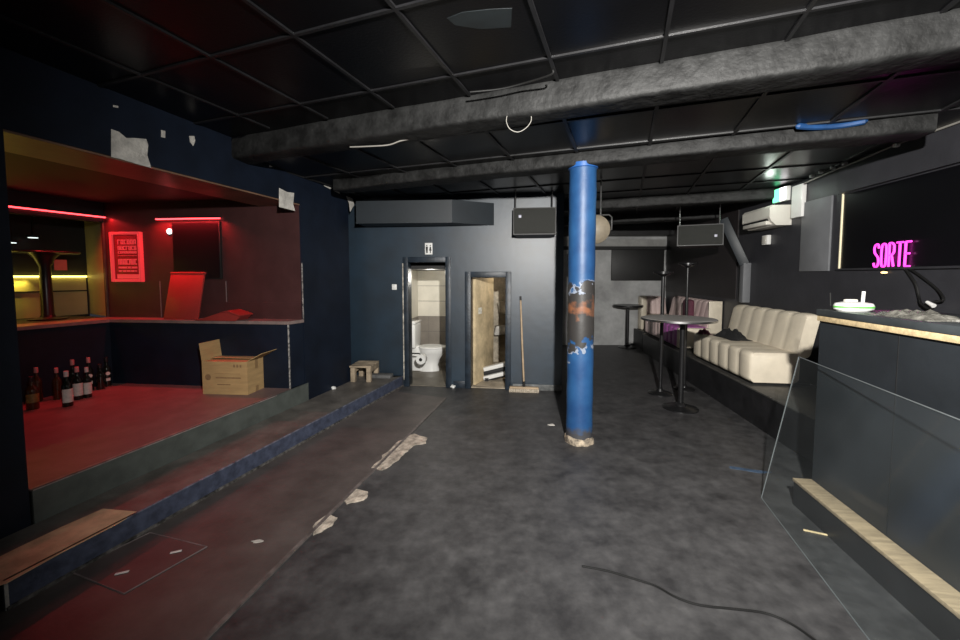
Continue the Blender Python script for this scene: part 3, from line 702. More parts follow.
t = thing('light_switch', 'small white light switch left of the toilet doorway', 'switch', tuple(BK.w(q.x, 0, q.z)), BK.a)
B().box(-.035, .035, -.012, 0, -.04, .04, .004).build('switch_plate', 'white', t)
B().box(-.016, .016, -.017, -.011, -.022, .022, .003).build('rocker', 'white', t)
# broom leaning on the wall
bp0, bt = BK.l(P(524, 391, 0)), BK.V(520.5, 297, -.02)
t = thing('broom', 'broom with pale bristle head standing against the grey wall', 'broom', tuple(BK.w(bp0.x, -.10, 0)), BK.a)
tx = bt.x-bp0.x
B().tube([(0, 0, .085), (tx*.5, .035, bt.z*.5), (tx, .085, bt.z)], [.0135, .0135, .012], 12).build('broom_handle', 'handle', t)
B().tube([(tx*.97, .0825, bt.z*.965), (tx, .085, bt.z+.01)], .0135, 12).build('handle_grip', 'dark', t)
B().tube([(0, 0, .06), (0, .002, .15)], [.02, .0145], 12).build('socket', 'dark', t)
B().box(-.20, .20, -.035, .03, .045, .075, .012).build('broom_block', 'handle', t)
bb = B(); bb.box(-.205, .205, -.045, .04, 0, .05, .006)
bb.build('bristles', 'bristle', t)
# white lumps of plaster
for (px, py, r, fr_z, lab) in ((453, 388, .035, 0, 'white plaster lump on the floor between the two doorways'), (342, 381, .055, STEPZ, 'larger white plaster lump on the step by the navy wall'), (331, 389, .03, STEPZ, 'smaller white plaster lump on the step by the navy wall')):
    bb = B(); bmesh.ops.create_icosphere(bb.bm, subdivisions=3, radius=r)
    for v in bb.bm.verts: v.co *= 1+.35*noise.noise(v.co*40+Vector((px, 0, 0))); v.co.z = max(v.co.z*.8, -r*.55)
    p = P(px, py, fr_z); 
    if fr_z: p += S.n*(-.04)
    tag(bb.build('plaster_lump', 'white', loc=(p.x, p.y, fr_z+r*.55)), lab, 'debris')
# pallet in the recess
a, b = BK.l(P(352, 381, STEPZ)), BK.l(P(378, 378, STEPZ))
t = thing('pallet', 'weathered wooden pallet propped in the corner behind the navy wall', 'pallet', tuple(BK.w(b.x-.205, -.40, STEPZ)), BK.a+.05)
pk = [B().box(-.10, .20, -.02+i*.095, .060+i*.095, .20, .225, .003) for i in range(4)]
for q in pk: q.build('deck_board', 'pallet', t)
for x_ in (-.09, .13): B().box(x_, x_+.06, -.01, .37, .13, .20, .003).build('stringer', 'pallet', t)
for x_ in (-.09, .13):
    for y_ in (-.01, .30): B().box(x_, x_+.06, y_, y_+.07, 0, .13, .003).build('block', 'pallet', t)
a = BK.l(P(386, 373.5, STEPZ))
tag(B().box(-.17, .17, -.10, .05, 0, .05, .012).build('rubble_slab', mat('dusty_grey_slab', (.10, .10, .10), .8, .3, 8, .3, 40), loc=BK.w(a.x, -.10, STEPZ), rz=BK.a), 'flat grey slab lying on the step right of the pallet', 'slab')
# duct
Yd = 5.35
pts = [D(356, 210, 5.43), D(452, 210, 5.33)]
zt, zb = D(420, 200, 5.35).z, D(420, 222, 5.35).z
e0 = BK.V(494, 215, 0)
pl = [BK.l(pts[0])[:2], BK.l(pts[1])[:2], (e0.x, -.02), (e0.x, -.003), (BK.l(pts[0])[0], -.003)]
t = thing('air_duct', 'dark boxed air duct with slanted end above the toilet doorway', 'duct', tuple(BK.w(-.6, -.2, zb)), BK.a)
B().prism([(p[0]+.6, p[1]+.2) for p in pl], 0, zt-zb).build('duct_casing', 'duct', t, smooth=False)
B().prism([(p[0]+.6-(0 if p[0] < 0 else .0), p[1]+.2-(.012 if p[1] < -.01 else 0)) for p in pl], -.012, .006).build('duct_lip', 'duct', t, smooth=False)
# speakers
def speaker(fr_loc, rz, w, h, dpt, tiltx, lab, badge, drop):
    t = thing('loudspeaker', lab, 'loudspeaker', tuple(fr_loc), rz)
    x = B(); x.prism([(-w/2, 0), (w/2, 0), (w/2*.78, dpt), (-w/2*.78, dpt)], -h/2, h/2); x = x.build('cabinet', 'spk_body', t, smooth=False); x.rotation_euler = (tiltx, 0, 0)
    g_ = B().box(-w/2+.015, w/2-.015, -.018, .002, -h/2+.015, h/2-.015, .012).build('grille', 'speaker', t); g_.rotation_euler = (tiltx, 0, 0)
    bx, bz = badge
    y = B().box(bx-.018, bx+.018, -.022, -.016, bz-.018, bz+.018, .002).build('badge', mat('pale_badge', (.45, .45, .55), .4), g_)
    for sx in (-w/2+.03, w/2-.05):
        B().tube([(sx, .06, h/2-.05), (sx, .06, h/2+drop)], .008, 8).build('hanger', 'steel', t)
    return t
c_ = D(534.5, 221, 5.30)
speaker(c_, BK.a, .56, .36, .24, math.radians(-6), 'black loudspeaker hung on the grey wall above the broom', (-.19, .06), 2.73-c_.z-.18)
c_ = D(700, 235, 5.9)
speaker(c_, math.radians(-24), .60, .31, .28, math.radians(-4), 'black loudspeaker hung under the ceiling by the far sofas', (.20, -.02), 2.73-c_.z-.155)
# round fan behind the pillar
c_ = D(595, 230, 4.7)
t = thing('wall_fan', 'round beige fan partly hidden behind the top of the blue pillar', 'fan', tuple(c_), -.25)
R_ = .165
B().lathe([(0, -.02), (R_*.25, -.03), (R_*.35, .0), (R_*.80, .03), (R_, .02), (R_, .07), (R_*.7, .12), (0, .14)], 32, (0, 0, 0), 'Y').build('fan_shroud', 'beige', t)
gb = B()
for k in range(3): gb.lathe([(R_*(.4+.25*k)-.004, -.006-.0*k), (R_*(.4+.25*k)+.004, -.006), (R_*(.4+.25*k)+.004, .05), (R_*(.4+.25*k)-.004, .05)], 28, (0, 0, 0), 'Y')
for k in range(8):
    a_ = k*PI/4; gb.tube([(R_*.2*math.cos(a_), -.02, R_*.2*math.sin(a_)), (R_*math.cos(a_), -.02, R_*math.sin(a_))], .004, 6)
gb.build('fan_guard', 'beige', t)
B().tube([(-.22, .03, R_+.01), (R_*.95, .03, R_+.01), (R_+.02, .03, R_-.02), (R_+.02, .03, .0), (R_, .03, 0)], .009, 8).build('bracket', 'steel', t)
B().tube([(.06, .03, R_+.01), (.06, .03, 2.72-c_.z)], .01, 8).build('drop_rod', 'steel', t)

# ------------------------------------------------------------------ pillar
pc = P(582, 446, 0); pc = Vector((pc.x, pc.y+.12, 0)); PR = .124
t = thing('pillar', 'round blue pillar with a scraped bare band and crumbling foot', 'pillar', tuple(pc), math.atan2(pc.y, pc.x)-PI/2)
PZ = 2.64
B().lathe([(PR*1.01, .0)] + [(PR+.002*math.sin(i*1.7), .08+i*(PZ-.08)/30) for i in range(31)], 40).build('shaft', 'pillar', t)
bb = B()
bb.lathe([(PR*1.0, 0), (PR*1.13, 0), (PR*1.13, .025), (PR*1.07, .05), (PR*1.0, .065)], 40)
for v in bb.bm.verts:
    k = noise.noise(v.co*18); v.co.x *= 1+.10*k; v.co.y *= 1+.10*k; v.co.z = max(0, v.co.z*(1+.5*noise.noise(v.co*14+Vector((3, 3, 3)))))
x = bb.build('mortar_foot', mat('crumbling_mortar', (.07, .06, .05), .9, 0, 22, .5, 40, col2=(.46, .38, .28)), t); x['label'] = 'crumbling pale mortar ring'
B().lathe([(PR, PZ-.05), (PR+.012, PZ-.045), (PR+.012, PZ-.005), (PR, PZ)], 40).build('collar', mat('blue_collar_paint', (.02, .10, .33), .4, .2, 8), t)

# ------------------------------------------------------------------ ceiling, grid, beams
c1a, c1b = P(470, 95, 2.85), P(960, 8, 2.85)
B1 = Frame(c1a, c1b)
y1 = CE.l(P(640, 62, 2.85)).y
struct(B().box(-8, 8, -8, y1+.12, 2.85, 2.90).build('ceiling', 'tile', **inF(CE)))
struct(B().box(-8, 8, y1+.12, 9.5, 2.72, 2.90).build('ceiling_far', 'tile', **inF(CE)))
G = .60
sp_ = CE.len/round(CE.len/G) if CE.len > .45 else CE.len
gb = B()
x3 = CE.l(P(397, 7, 2.85)); print('node3', x3)
gy = abs(x3.y)
for i in range(-9, 10): gb.box(i*CE.len-.010, i*CE.len+.010, -4, y1+.05, 2.838, 2.853)
for j in range(-5, 2): 
    if -4 < j*gy < y1: gb.box(-6, 6, j*gy-.010, j*gy+.010, 2.839, 2.853)
struct(gb.build('ceiling_grid', 'bar', **inF(CE)))
gb = B()
q = CE.l(P(447, 160, 2.72)); 
for i in range(-9, 12): gb.box(i*CE.len-.013, i*CE.len+.013, y1+.2, 8.5, 2.708, 2.723)
for j in range(1, 14):
    yj = y1+.12+.28+(j-1)*gy
    if yj < 8.5: gb.box(-6, 6, yj-.013, yj+.013, 2.709, 2.723)
struct(gb.build('ceiling_far_grid', 'black', **inF(CE)))

def beam(fr, x0, x1, yc, ztop, w, h, lab, seed=0, amp=.012):
    # rough squared log: rounded section with uneven faces
    n = 60; rings = []
    for i in range(n+1):
        x = x0+(x1-x0)*i/n; ring = []
        for k in range(20):
            a = 2*PI*k/20 + PI/20; c, s_ = math.cos(a), math.sin(a)
            e = .26
            y = math.copysign(abs(c)**e, c)*w/2; z = math.copysign(abs(s_)**e, s_)*h/2
            v = Vector((x*1.7+seed*11, y*5, z*5))
            d_ = noise.noise(v)*amp + noise.noise(v*3.1)*amp*.5
            ring.append(Vector((x-(x0+x1)/2, y+d_*c, z+d_*s_)))
        rings.append(ring)
    o = B().ring_loft(rings).build('ceiling_beam', 'beam', loc=fr.w((x0+x1)/2, yc, ztop-h/2), rz=fr.a, ang=60)
    return tag(o, lab, 'beam', 'rough beams across the ceiling')
beam(B1, -3.75, 2.9, .11, 2.872, .22, .205, 'largest rough timber beam crossing the ceiling nearest the camera', 1)
b2a, b2b = P(560, 159, 2.715), P(775, 136, 2.715)
B2 = Frame(b2a, b2b)
beam(B2, -2.6, 2.6, B2.l(pc).y, 2.735, .25, .135, 'rough dark beam resting on top of the blue pillar', 2, .012)
b3 = P(690, 203, 2.59); B3f = Frame(b3, b3+B2.d)
beam(B3f, -2.0, 1.2, .1, 2.73, .2, .15, 'slim dark beam crossing just beyond the blue pillar', 3, .012)
b4 = P(660, 221, 2.56); B4f = Frame(b4, b4+B2.d)
beam(B4f, -2.2, 1.4, .1, 2.73, .22, .17, 'dark beam deepest in the room before the far wall', 4, .012)
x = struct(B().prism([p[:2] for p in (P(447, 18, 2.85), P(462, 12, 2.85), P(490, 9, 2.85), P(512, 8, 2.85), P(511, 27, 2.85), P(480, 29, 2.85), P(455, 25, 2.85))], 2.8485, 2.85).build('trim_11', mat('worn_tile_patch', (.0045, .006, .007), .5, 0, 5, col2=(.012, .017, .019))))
# hanging wires
def wire(pts, r, m, lab, cat='wire', n=8):
    c = sum((Vector(p) for p in pts), Vector())/len(pts)
    return tag(B().tube([p-c for p in bez(pts, n)], r, 8).build('hanging_wire' if 'bare' in lab or 'loop' in lab else 'cable', m, loc=c), lab, cat)
Yw = 2.86
wire([D(507, 116, 2.75), D(506.5, 122, 2.75), D(510, 129, 2.75), D(518, 132, 2.75), D(526, 128, 2.75), D(531, 121, 2.75), D(531, 114, 2.75)], .0026, 'wire_w', 'pale wire loop hanging from the underside of the nearest beam')
wire([D(350, 147, 3.3), D(365, 146.5, 3.28), D(388, 145, 3.25), D(400, 141, 3.22), D(413, 137.5, 3.2), D(414, 130, 3.2)], .0055, 'wire_w', 'pale bare wire sagging below the left end of the nearest beam')
wire([D(470, 92, 2.66), D(500, 89, 2.62), D(525, 83, 2.55), D(550, 75, 2.42), D(553, 70, 2.40)], .006, 'wire_k', 'black cable draped along the top of the nearest beam', 'cable')
# blue streak of tape on beam 2
a, b = P(796, 126, 2.705), P(868, 120.5, 2.705); c_ = (a+b)/2
tag(B().tube([p-c_ for p in bez([a, P(815, 127, 2.700), P(840, 125.5, 2.700), b], 6)], [.006]+[.022]*17+[.006], 8).build('blue_tube', 'blue', loc=c_), 'dull blue tube fixed to the ceiling above the bar end', 'tube')

# ------------------------------------------------------------------ right wall
wz0, wz1 = 1.67, 2.42
ga, gb_ = W.V(841, 230), W.V(1400, 230)
xo = ga.x
rb = B()
rb.box(-.6, 9.6, -.25, 0, 0, wz0); rb.box(-.6, 9.6, -.25, 0, wz1, 2.76); rb.box(xo, 9.6, -.25, 0, wz0, wz1); rb.box(.2, 9.6, -.25, 0, 2.7, 2.76)
struct(rb.build('wall_right', 'rwall', **inF(W)))
t = struct(B().box(.2, xo, -.24, -.10, wz0, wz1).build('window_1', 'dark', **inF(W)))
struct(B().box(.2, xo-.0, -.10, -.006, wz0, wz1).build('window_1_pane', 'mirror', t))
struct(B().box(.2, xo, -.006, .03, wz0-.012, wz0+.006).build('window_1_sill', mat('black_sill', (.03, .03, .034), .3, .1, 6), t))
tag(B().box(xo-.010, xo+.006, -.008, .006, wz0+.006, wz1+.02, .003).build('window_edge_strip', 'warm_w', **inF(W)), 'thin pale upright strip at the left edge of the black bar window', 'edge strip')
ga, gb2 = W.V(804, 203), W.V(830, 270)
tag(B().box(gb2.x, ga.x, 0, .02, gb2.z-.01, ga.z, .003).build('lit_wall_patch', 'rlit_post', **inF(W)), 'lighter lit patch of wall left of the bar window', 'lit wall patch')  # thin lighter board stands in for a lit part of the wall
struct(B().box(-.4, xo, .0, .05, wz1+.01, 2.74).build('trim_8', 'rwall', **inF(W)))
# neon sign letters
a, b = W.V(874, 245, .014), W.V(912.5, 262, .014)
X0, X1 = a.x, b.x; LZ0, LZ1 = wz0-.028, W.V(873, 245, -.03).z
LZ0 = wz0+.012; LH = .205; LW_ = (X0-X1)
t = thing('neon_sign', 'pink neon sign reading SORTE standing on the black window sill', 'neon sign', tuple(W.w(X0-.008, .014, LZ0)), W.a+PI)
cw = LW_/5; lw = cw*.62
def stroke(bb, pts, r=.0085): bb.tube(bez(pts, 4) if len(pts) > 2 else pts, r, 8)
def V3(u, v, i): return Vector((i*cw+u*lw, 0, v*LH))
letters = {
 'S': [[(1, .82), (.85, .97), (.5, 1), (.12, .93), (0, .78), (.15, .62), (.5, .52), (.88, .40), (1, .22), (.85, .05), (.5, 0), (.12, .04), (0, .18)]],
 'O': [[(.5, 1), (.15, .95), (0, .75), (0, .25), (.15, .05), (.5, 0), (.85, .05), (1, .25), (1, .75), (.85, .95), (.5, 1)]],
 'R': [[(0, 0), (0, 1)], [(0, 1), (.55, 1), (.95, .9), (1, .75), (.95, .6), (.55, .5), (0, .5)], [(.5, .5), (1, 0)]],
 'T': [[(.5, 0), (.5, 1)], [(-.1, 1), (1.1, 1)]],
 'E': [[(0, 0), (0, 1)], [(0, 1), (1, 1)], [(0, .52), (.8, .52)], [(0, 0), (1, 0)]]}
for i, ch in enumerate('SORTE'):
    bb = B()
    for st in letters[ch]: stroke(bb, [V3(u, v, i) for u, v in st])
    bb.build('letter', 'pink_neon', t)
B().box(-.01, LW_, .004, .012, -.008, .006).build('sign_rail', 'dark', t)
# small amber reflection below sill, added as a glowing dome
q = W.V(884, 272.5, .01)
t = thing('amber_reflection', 'tiny amber reflection on the dark wall under the pink sign', 'reflection', tuple(W.w(q.x, 0, q.z)), W.a)
B().lathe([(0, 0), (.022, 0), (.024, .008), (.016, .012)], 16, (0, 0, 0), 'Y', Matrix.Rotation(PI, 4, 'Z')).build('glow_rim', 'dark', t)
x = B().lathe([(0, .006), (.020, .006), (.016, .018), (0, .022)], 16, (0, 0, 0), 'Y', Matrix.Rotation(PI, 4, 'Z')).build('glow_lens', 'amber', t); x.scale = (1.6, 1, .6)
# post with slanting brace
pf = W.V(742, 263, .10)
t = thing('wall_post', 'dark grey wall post with a slanting brace at its top beside the air conditioner', 'post', tuple(W.w(pf.x, 0, 0)), W.a)
B().box(-.05, .05, 0, .10, 1.22, pf.z, .004).build('upright', 'rlit_post', t)
bb = B(); q0 = W.V(742, 262, .12); q1 = D(724, 220, 5.95); q1 = W.l(q1)
v0 = Vector((0, .06, pf.z-.02)); v1 = Vector((q1.x-pf.x, q1.y, q1.z))
dv = (v1-v0); L_ = dv.length*1.02
x = B().box(-.05, .05, -.06, .06, 0, L_, .004).build('brace', 'duct', t); x.location = v0; x.rotation_mode = 'QUATERNION'; x.rotation_quaternion = dv.to_track_quat('Z', 'Y')
# air conditioner
n0, n1 = W.V(770, 205, .25), W.V(770, 225, .25); f0 = W.V(742.5, 217, .25)
zb, zt = n1.z, n0.z; xl0, xl1 = n0.x, f0.x
t = thing('air_conditioner', 'white wall-mounted air conditioner high on the right wall', 'air conditioner', tuple(W.w(xl0, 0, zb)), W.a)
hh = zt-zb
bb = B(); bb.ring_loft([[Vector((x_, y_, z_)) for y_, z_ in ((0, 0.0), (.17, 0), (.225, .05), (.25, .10), (.25, hh-.03), (.225, hh), (0, hh))] for x_ in (0, xl1-xl0)]); bb.build('casing', 'ac', t, smooth=False)
B().box(.05, xl1-xl0-.04, .16, .262, .012, .06, .008).build('louvre', 'ac', t)
B().box(.05, xl1-xl0-.04, .205, .256, .06, .085).build('outlet_slot', 'dark', t)
B().box(.15, .30, .05, .12, hh, hh+.02, .004).build('top_clip', 'ac', t)
q = W.V(792, 184, .05); q1 = W.V(802.5, 184, .05); zz = W.V(797, 217, .06).z
tag(B().box(-(q.x-q1.x), 0, 0, .05, zz, W.V(797, 185, .05).z, .008).build('pipe_cover', 'white', loc=W.w(min(q.x, xl0-.02), 0, 0), rz=W.a), 'upright white pipe cover beside the air conditioner', 'pipe cover')
a, b = W.V(755, 237, .05), W.V(767, 244.5, .05)
t = thing('junction_box', 'small white box on the wall just below the air conditioner', 'junction box', tuple(W.w(b.x, 0, b.z)), W.a)
B().box(0, .13, 0, .05, 0, a.z-b.z, .008).build('box_body', 'white', t)
B().box(.02, .11, .048, .055, .012, a.z-b.z-.012, .004).build('box_cover', 'ac', t)
a, b = W.V(774, 190, .05), W.V(786, 200, .05)
t = thing('exit_light', 'small lit green and white emergency light above the air conditioner', 'emergency light', tuple(W.w(b.x, 0, b.z)), W.a)
ln = a.x-b.x
B().box(0, ln, 0, .05, 0, a.z-b.z, .004).build('housing', 'white', t)
B().box(ln*.45, ln, .048, .060, .008, a.z-b.z-.008).build('green_face', 'exit_g', t)
B().box(.01, ln*.45, .048, .060, .008, a.z-b.z-.008).build('white_face', 'exit_w', t)
# cable along wall top with clips
pts = [W.V(x, y, .07) for x, y in ((985, 105), (958, 118), (920, 133), (895, 145), (860, 160), (830, 172), (805, 183))]
cpt = [W.w(p.x, .07, min(p.z, 2.712)) for p in pts]
cc = cpt[3]
t = thing('wall_cable', 'pale cable clipped along the top of the wall above the bar', 'cable', tuple(cc))
B().tube([p-cc for p in bez(cpt, 6)], .0085, 8).build('cable_run', 'wire_w', t)
for (px, py) in ((812, 176), (821, 172), (833, 166), (845, 161), (897, 135)):
    p = W.V(px, py, .07); w = W.w(p.x, .07, min(p.z, 2.705))-cc
    B().box(-.014, .014, -.02, .02, -.014, .014, .003, mtx=Matrix.Translation(w) @ Matrix.Rotation(W.a, 4, 'Z')).build('clip', 'white', t)

# ------------------------------------------------------------------ far wall
FY = P(620, 345, 0).y
struct(B().box(.6, 4.9, FY, FY+.12, 0, 2.8).build('wall_far', 'farwall'))
a, b = D(612, 251, FY-.05), D(690, 280.5, FY-.05)
tag(B().box(a.x, 4.20, FY-.06, FY-.002, b.z, a.z+.03, .004).build('black_board', 'farboard'), 'wide black board on the far grey wall above the sofas', 'board')
a = D(600, 246.5, FY-.1); b = D(600, 239, FY-.1)
tag(B().box(1.6, 4.20, FY-.10, FY-.002, a.z, a.z+.16, .004).build('wall_ledge', mat('pale_grey_ledge', (.30, .30, .29), .6, .15, 5)), 'pale grey horizontal ledge along the top of the far wall', 'ledge')
struct(B().box(.9, 4.2, FY-.16, FY, a.z-.07, a.z, .0).build('trim_9', 'dark'))  # dark strip put in for the shadow gap under the ledge
struct(B().box(.9, 4.5, FY-.45, FY, 2.50, 2.75).build('trim_10', 'black'))
# dark wall covering on the far part of right wall
struct(B().box(6.15, 9.4, 0, .012, 1.25, 2.72).build('wall_far_right', mat('black_maroon_wall', (.018, .014, .015), .5, .2, 3), **inF(W)))

# ------------------------------------------------------------------ platform, sofas
PLZ = .39; PD = .735
yf = W.l(P(740, 384, PLZ)).y
t = thing('seating_platform', 'black platform along the right wall carrying the cream sofas', 'platform', tuple(W.w(5.5, 0, 0)), W.a)
xf = W.l((3.6, FY)).x-.02
B().box(3.05-5.5, xf-5.5-.80, 0.002, PD, 0, PLZ-.02).build('platform_front', 'platform', t)
B().box(3.05-5.5, xf-5.5-.80, 0.002, PD+.012, PLZ-.02, PLZ, .004).build('platform_top', mat('scuffed_black_top', (.045, .044, .042), .45, .3, 6), t)
lx = [W.l(D(627, 337, FY-.75)), W.l(D(664, 337, FY-1.45))]
tq = thing('corner_platform', 'low black platform under the corner sofa by the far wall', 'platform', (3.9, FY-.4, 0))
q_ = [W.w(xf-.78, .004), W.w(xf-.78, PD), Vector((3.56, FY-.80, 0)), Vector((3.56, FY-.005, 0)), Vector((W.w(xf+.02, .01).x-.02, FY-.005, 0))]
B().prism([(p.x-3.9, p.y-FY+.4) for p in q_], 0, PLZ).build('platform_block', 'platform', tq)

def cushion(n, wch, prof, mname, parent, name, bulge=.016, sub=8, flip=False):
    # upholstered strip: profile (y, z) swept along x with n swelling channels
    rings = []; tot = n*wch
    cy = sum(p[0] for p in prof)/len(prof); cz = sum(p[1] for p in prof)/len(prof)
    for i in range(n*sub+1):
        u = i/sub; f = u-math.floor(u); b = abs(math.sin(PI*f))**.55
        end = 1
        ring = []
        for (y, z, k) in prof:
            d_ = Vector((y-cy, z-cz)); d_.normalize()
            off = (b-1)*bulge*k*1.6
            ring.append(Vector((u*wch, y+d_.x*off, z+d_.y*off)))
        rings.append(ring)
    return B().ring_loft(rings).build(name, mname, parent, ang=70)
def rprof(y0, y1, z0, z1, r, ks):   # rounded rectangle; ks=(front, top, back, bottom) swelling weights
    out = []
    for (cx, cz, a0, kk) in ((y1-r, z1-r, 0, (ks[0], ks[1])), (y0+r, z1-r, PI/2, (ks[1], ks[2])), (y0+r, z0+r, PI, (ks[2], ks[3])), (y1-r, z0+r, 1.5*PI, (ks[3], ks[0]))):
        for j in range(5):
            a = a0+PI/2*j/4; out.append((cx+r*math.cos(a), cz+r*math.sin(a), kk[0]+(kk[1]-kk[0])*j/4))
    return out
def back_prof(yb, lean, z0, z1, thk):
    r = .05; out = []
    base = rprof(0, thk, z0, z1, r, (1, 1, 0, 0))
    return [(yb + y + (z1-z)/(z1-z0)*lean, z, k) for y, z, k in base]
def sofa(label, x0, n, wch, seatm, backm, depth=PD-.02, nf=0):
    t = thing('channel_sofa', label, 'sofa', tuple(W.w(x0, 0, PLZ)), W.a, 'channelled sofas on the platform')
    tot = n*wch; SH = .37
    B().box(.03, tot-.03, .06, depth-.06, 0, .03).build('plinth', 'dark', t)
    pr = rprof(.20, depth, .03, SH, .055, (1, .35, 0, 0))
    if nf:
        x = cushion(nf, wch, pr, 'purple', t, 'seat_section', .018); x['label'] = 'purple-lit seat section'  # purple light on the seat is put into this section's colour
    cushion(n-nf, wch, pr, seatm, t, 'seat', .018).location.x = nf*wch
    cushion(n, wch, back_prof(.004, .10, SH-.06, .80, .15), backm, t, 'backrest', .016)
    return t
xa = W.l(P(750, 385, PLZ)).x; xb = W.l(P(693, 357, PLZ)).x
print('sofa', xa, xb, yf)
sofa('long cream channelled sofa nearest the bar on the black platform', xa, 6, (xb-xa)/6, 'cream', 'cream')
x2 = W.V(716, 310, .1).x
n2 = 9; w2 = (xf-.80-x2)/n2
s2 = sofa('rosy cream channelled sofa with a purple-lit seat section behind the high tables', x2, n2, w2, 'pinkcream', 'pinkcream', nf=4)
# end panel of second sofa (cream)
x = B().box(-.03, .0, .012, .22, .0, .80, .012).build('end_panel', 'cream', s2)
x = B().box(-.10, .0, .20, PD-.03, .03, .36, .02).build('end_bolster', 'cream', s2)
t = thing('corner_sofa', 'short cream channelled sofa turned against the far wall', 'sofa', (3.74, FY-.02, PLZ), PI, 'channelled sofas on the platform')
wx = .105
ts = cushion(4, wx, rprof(.15, .66, .03, .37, .05, (1, .35, 0, 0)), 'cream', t, 'seat', .014)
tb = cushion(4, wx, back_prof(.02, .10, .31, .76, .14), 'pinkcream', t, 'backrest', .014)
for o in (ts, tb): o.location.x = -.45
B().box(-.02, .115, .03, .24, .0, .76, .03).build('end_panel', 'cream', t)
B().box(-.42, .06, .10, .60, 0, .03).build('plinth', 'dark', t)
# plum bolster back in the corner
tag(B().box(-.14, .14, -.06, .06, 0, .42, .05, 3).build('bolster', 'plum', loc=W.w(W.V(683, 308, .30).x-.25, .30, PLZ+.375), rz=W.a), 'plum bolster standing on the seat behind the high tables', 'cushion')
# jacket and maroon cloth
def cloth_lump(w, d, h, seed, n=26):
    bb = B(); vs = []
    for i in range(n+1):
        row = []
        for j in range(n+1):
            u, v = i/n*2-1, j/n*2-1; r = math.hypot(u, v)
            e = max(0, 1-(u*u*.9+v*v*.9))**.6
            z = h*e*(.65+.7*abs(noise.noise(Vector((u*2.1+seed, v*2.1, seed)))) + .25*noise.noise(Vector((u*6, v*6, seed))))
            k = 1+.22*noise.noise(Vector((math.atan2(v, u)*1.3, seed, 1)))
            row.append(bb.bm.verts.new((u*w*k, v*d*k, max(z, .004))))
        vs.append(row)
    for i in range(n):
        for j in range(n): bb.bm.faces.new((vs[i][j], vs[i+1][j], vs[i+1][j+1], vs[i][j+1]))
    g = bmesh.ops.extrude_face_region(bb.bm, geom=list(bb.bm.faces))
    for e in g['geom']:
        if isinstance(e, bmesh.types.BMVert): e.co.z = max(0, e.co.z-.02)
    return bb
tag(cloth_lump(.27, .13, .12, 4).build('jacket', 'blackcloth', loc=W.w(xb-.48, .40, PLZ+.372), rz=W.a, ang=180), 'crumpled black jacket on the far end of the long cream sofa', 'jacket')
q = W.l(P(701, 334, .76))
tag(cloth_lump(.10, .07, .07, 5).build('cloth', 'plum', loc=W.w(xb-.13, PD-.13, PLZ+.372), rz=W.a, ang=180), 'small maroon cloth on the front corner of the long cream sofa', 'cloth')

# ------------------------------------------------------------------ tables
def table(label, p, h, rt, rb_, rp=.03, topm='top_grey', thk=.028, ox=0):
    t = thing('high_table', label, 'table', (p.x, p.y, 0), 0, 'pedestal tables')
    B().lathe([(0, 0), (rb_, 0), (rb_, .012), (rb_*.85, .022), (rp*2.0, .038), (rp*1.4, .07), (rp, .075), (0, .075)], 36).build('base', 'steel_dk', t)
    B().lathe([(rp, .07), (rp, h-thk), (0, h-thk)], 20).build('pole', 'steel_dk', t)
    B().lathe([(rp, h-thk-.05), (rp*1.6, h-thk-.04), (rp*4.2, h-thk-.012), (rp*4.2, h-thk), (0, h-thk)], 24).build('mounting_plate', 'steel_dk', t)
    B().lathe([(0, h-thk), (rt-.004, h-thk), (rt, h-thk+.004), (rt, h-.004), (rt-.004, h), (0, h)], 48, (ox, 0, 0)).build('table_top', topm, t)
    if topm == 'top_grey':
        B().lathe([(rt-.001, h-thk), (rt+.004, h-thk+.003), (rt+.004, h-.005), (rt-.001, h-.003)], 48, (ox, 0, 0)).build('edge_band', 'steel', t)
    return t
tpz = P(682, 409.5, 0); tpz = Vector((tpz.x, tpz.y+.04, 0))
table('nearest high table with round grey top and black pole', tpz, 1.10, .41, .20, .032, ox=-.06)
pA = P(660, 393.5, 0); table('tall black table with eye-level top behind the grey-topped table', pA, 1.6+(276-271.5)/400*pA.y, .125, .155, .024, 'steel_dk', .02)
pB = P(684, 389, 0); table('tallest black table with pole rising behind the grey table top', pB, 1.6+(276-263)/400*pB.y, .12, .14, .020, 'steel_dk', .02)
pC = P(627, 347.5, 0); table('distant black pedestal table by the far grey wall', pC, .96, .32, .20, .035, 'steel_dk', .035)

# ------------------------------------------------------------------ bar
zt_ = 1.375; xB = .06
t = thing('bar_counter', 'dark grey bar counter with pale pine edge at the right', 'bar', tuple(BA.w(-1.2, -.3, 0)), BA.a)
def bpart(x0, x1, y0, y1, z0, z1, nm, m, bev=0): return B().box(x0+1.2, x1+1.2, y0+.3, y1+.3, z0, z1, bev).build(nm, m, t)
bpart(-2.6, 0, -.50, 0, 0, zt_-.075, 'bar_body', 'bar_panel')
z_edge = zt_
bpart(-2.6, .008, -.58, .022, zt_-.042, zt_, 'counter_top', 'bar_top', .003)
bpart(-2.6, .004, .0, .018, zt_-.077, zt_-.043, 'pine_edge', 'pine', .002)
bpart(-2.6, -.004, -.54, -.002, zt_-.075, zt_-.042, 'top_support', 'dark')
bpart(-.62, -.617, 0, .002, .2, zt_-.09, 'panel_joint', 'dark')
t2 = thing('foot_ledge', 'low foot ledge with worn wooden top along the bar front', 'ledge', tuple(BA.w(-1.2, .08, 0)), BA.a)
ly = BA.l(P(793, 478, .19)).y
B().box(-1.4, 1.2, -.075, ly-.08-.01, 0, .168).build('ledge_front', 'black', t2)
x = B().box(-1.4, 1.2, -.078, ly-.08, .168, .19, .003).build('ledge_board', 'ledge', t2); x['label'] = 'worn pale wooden board'
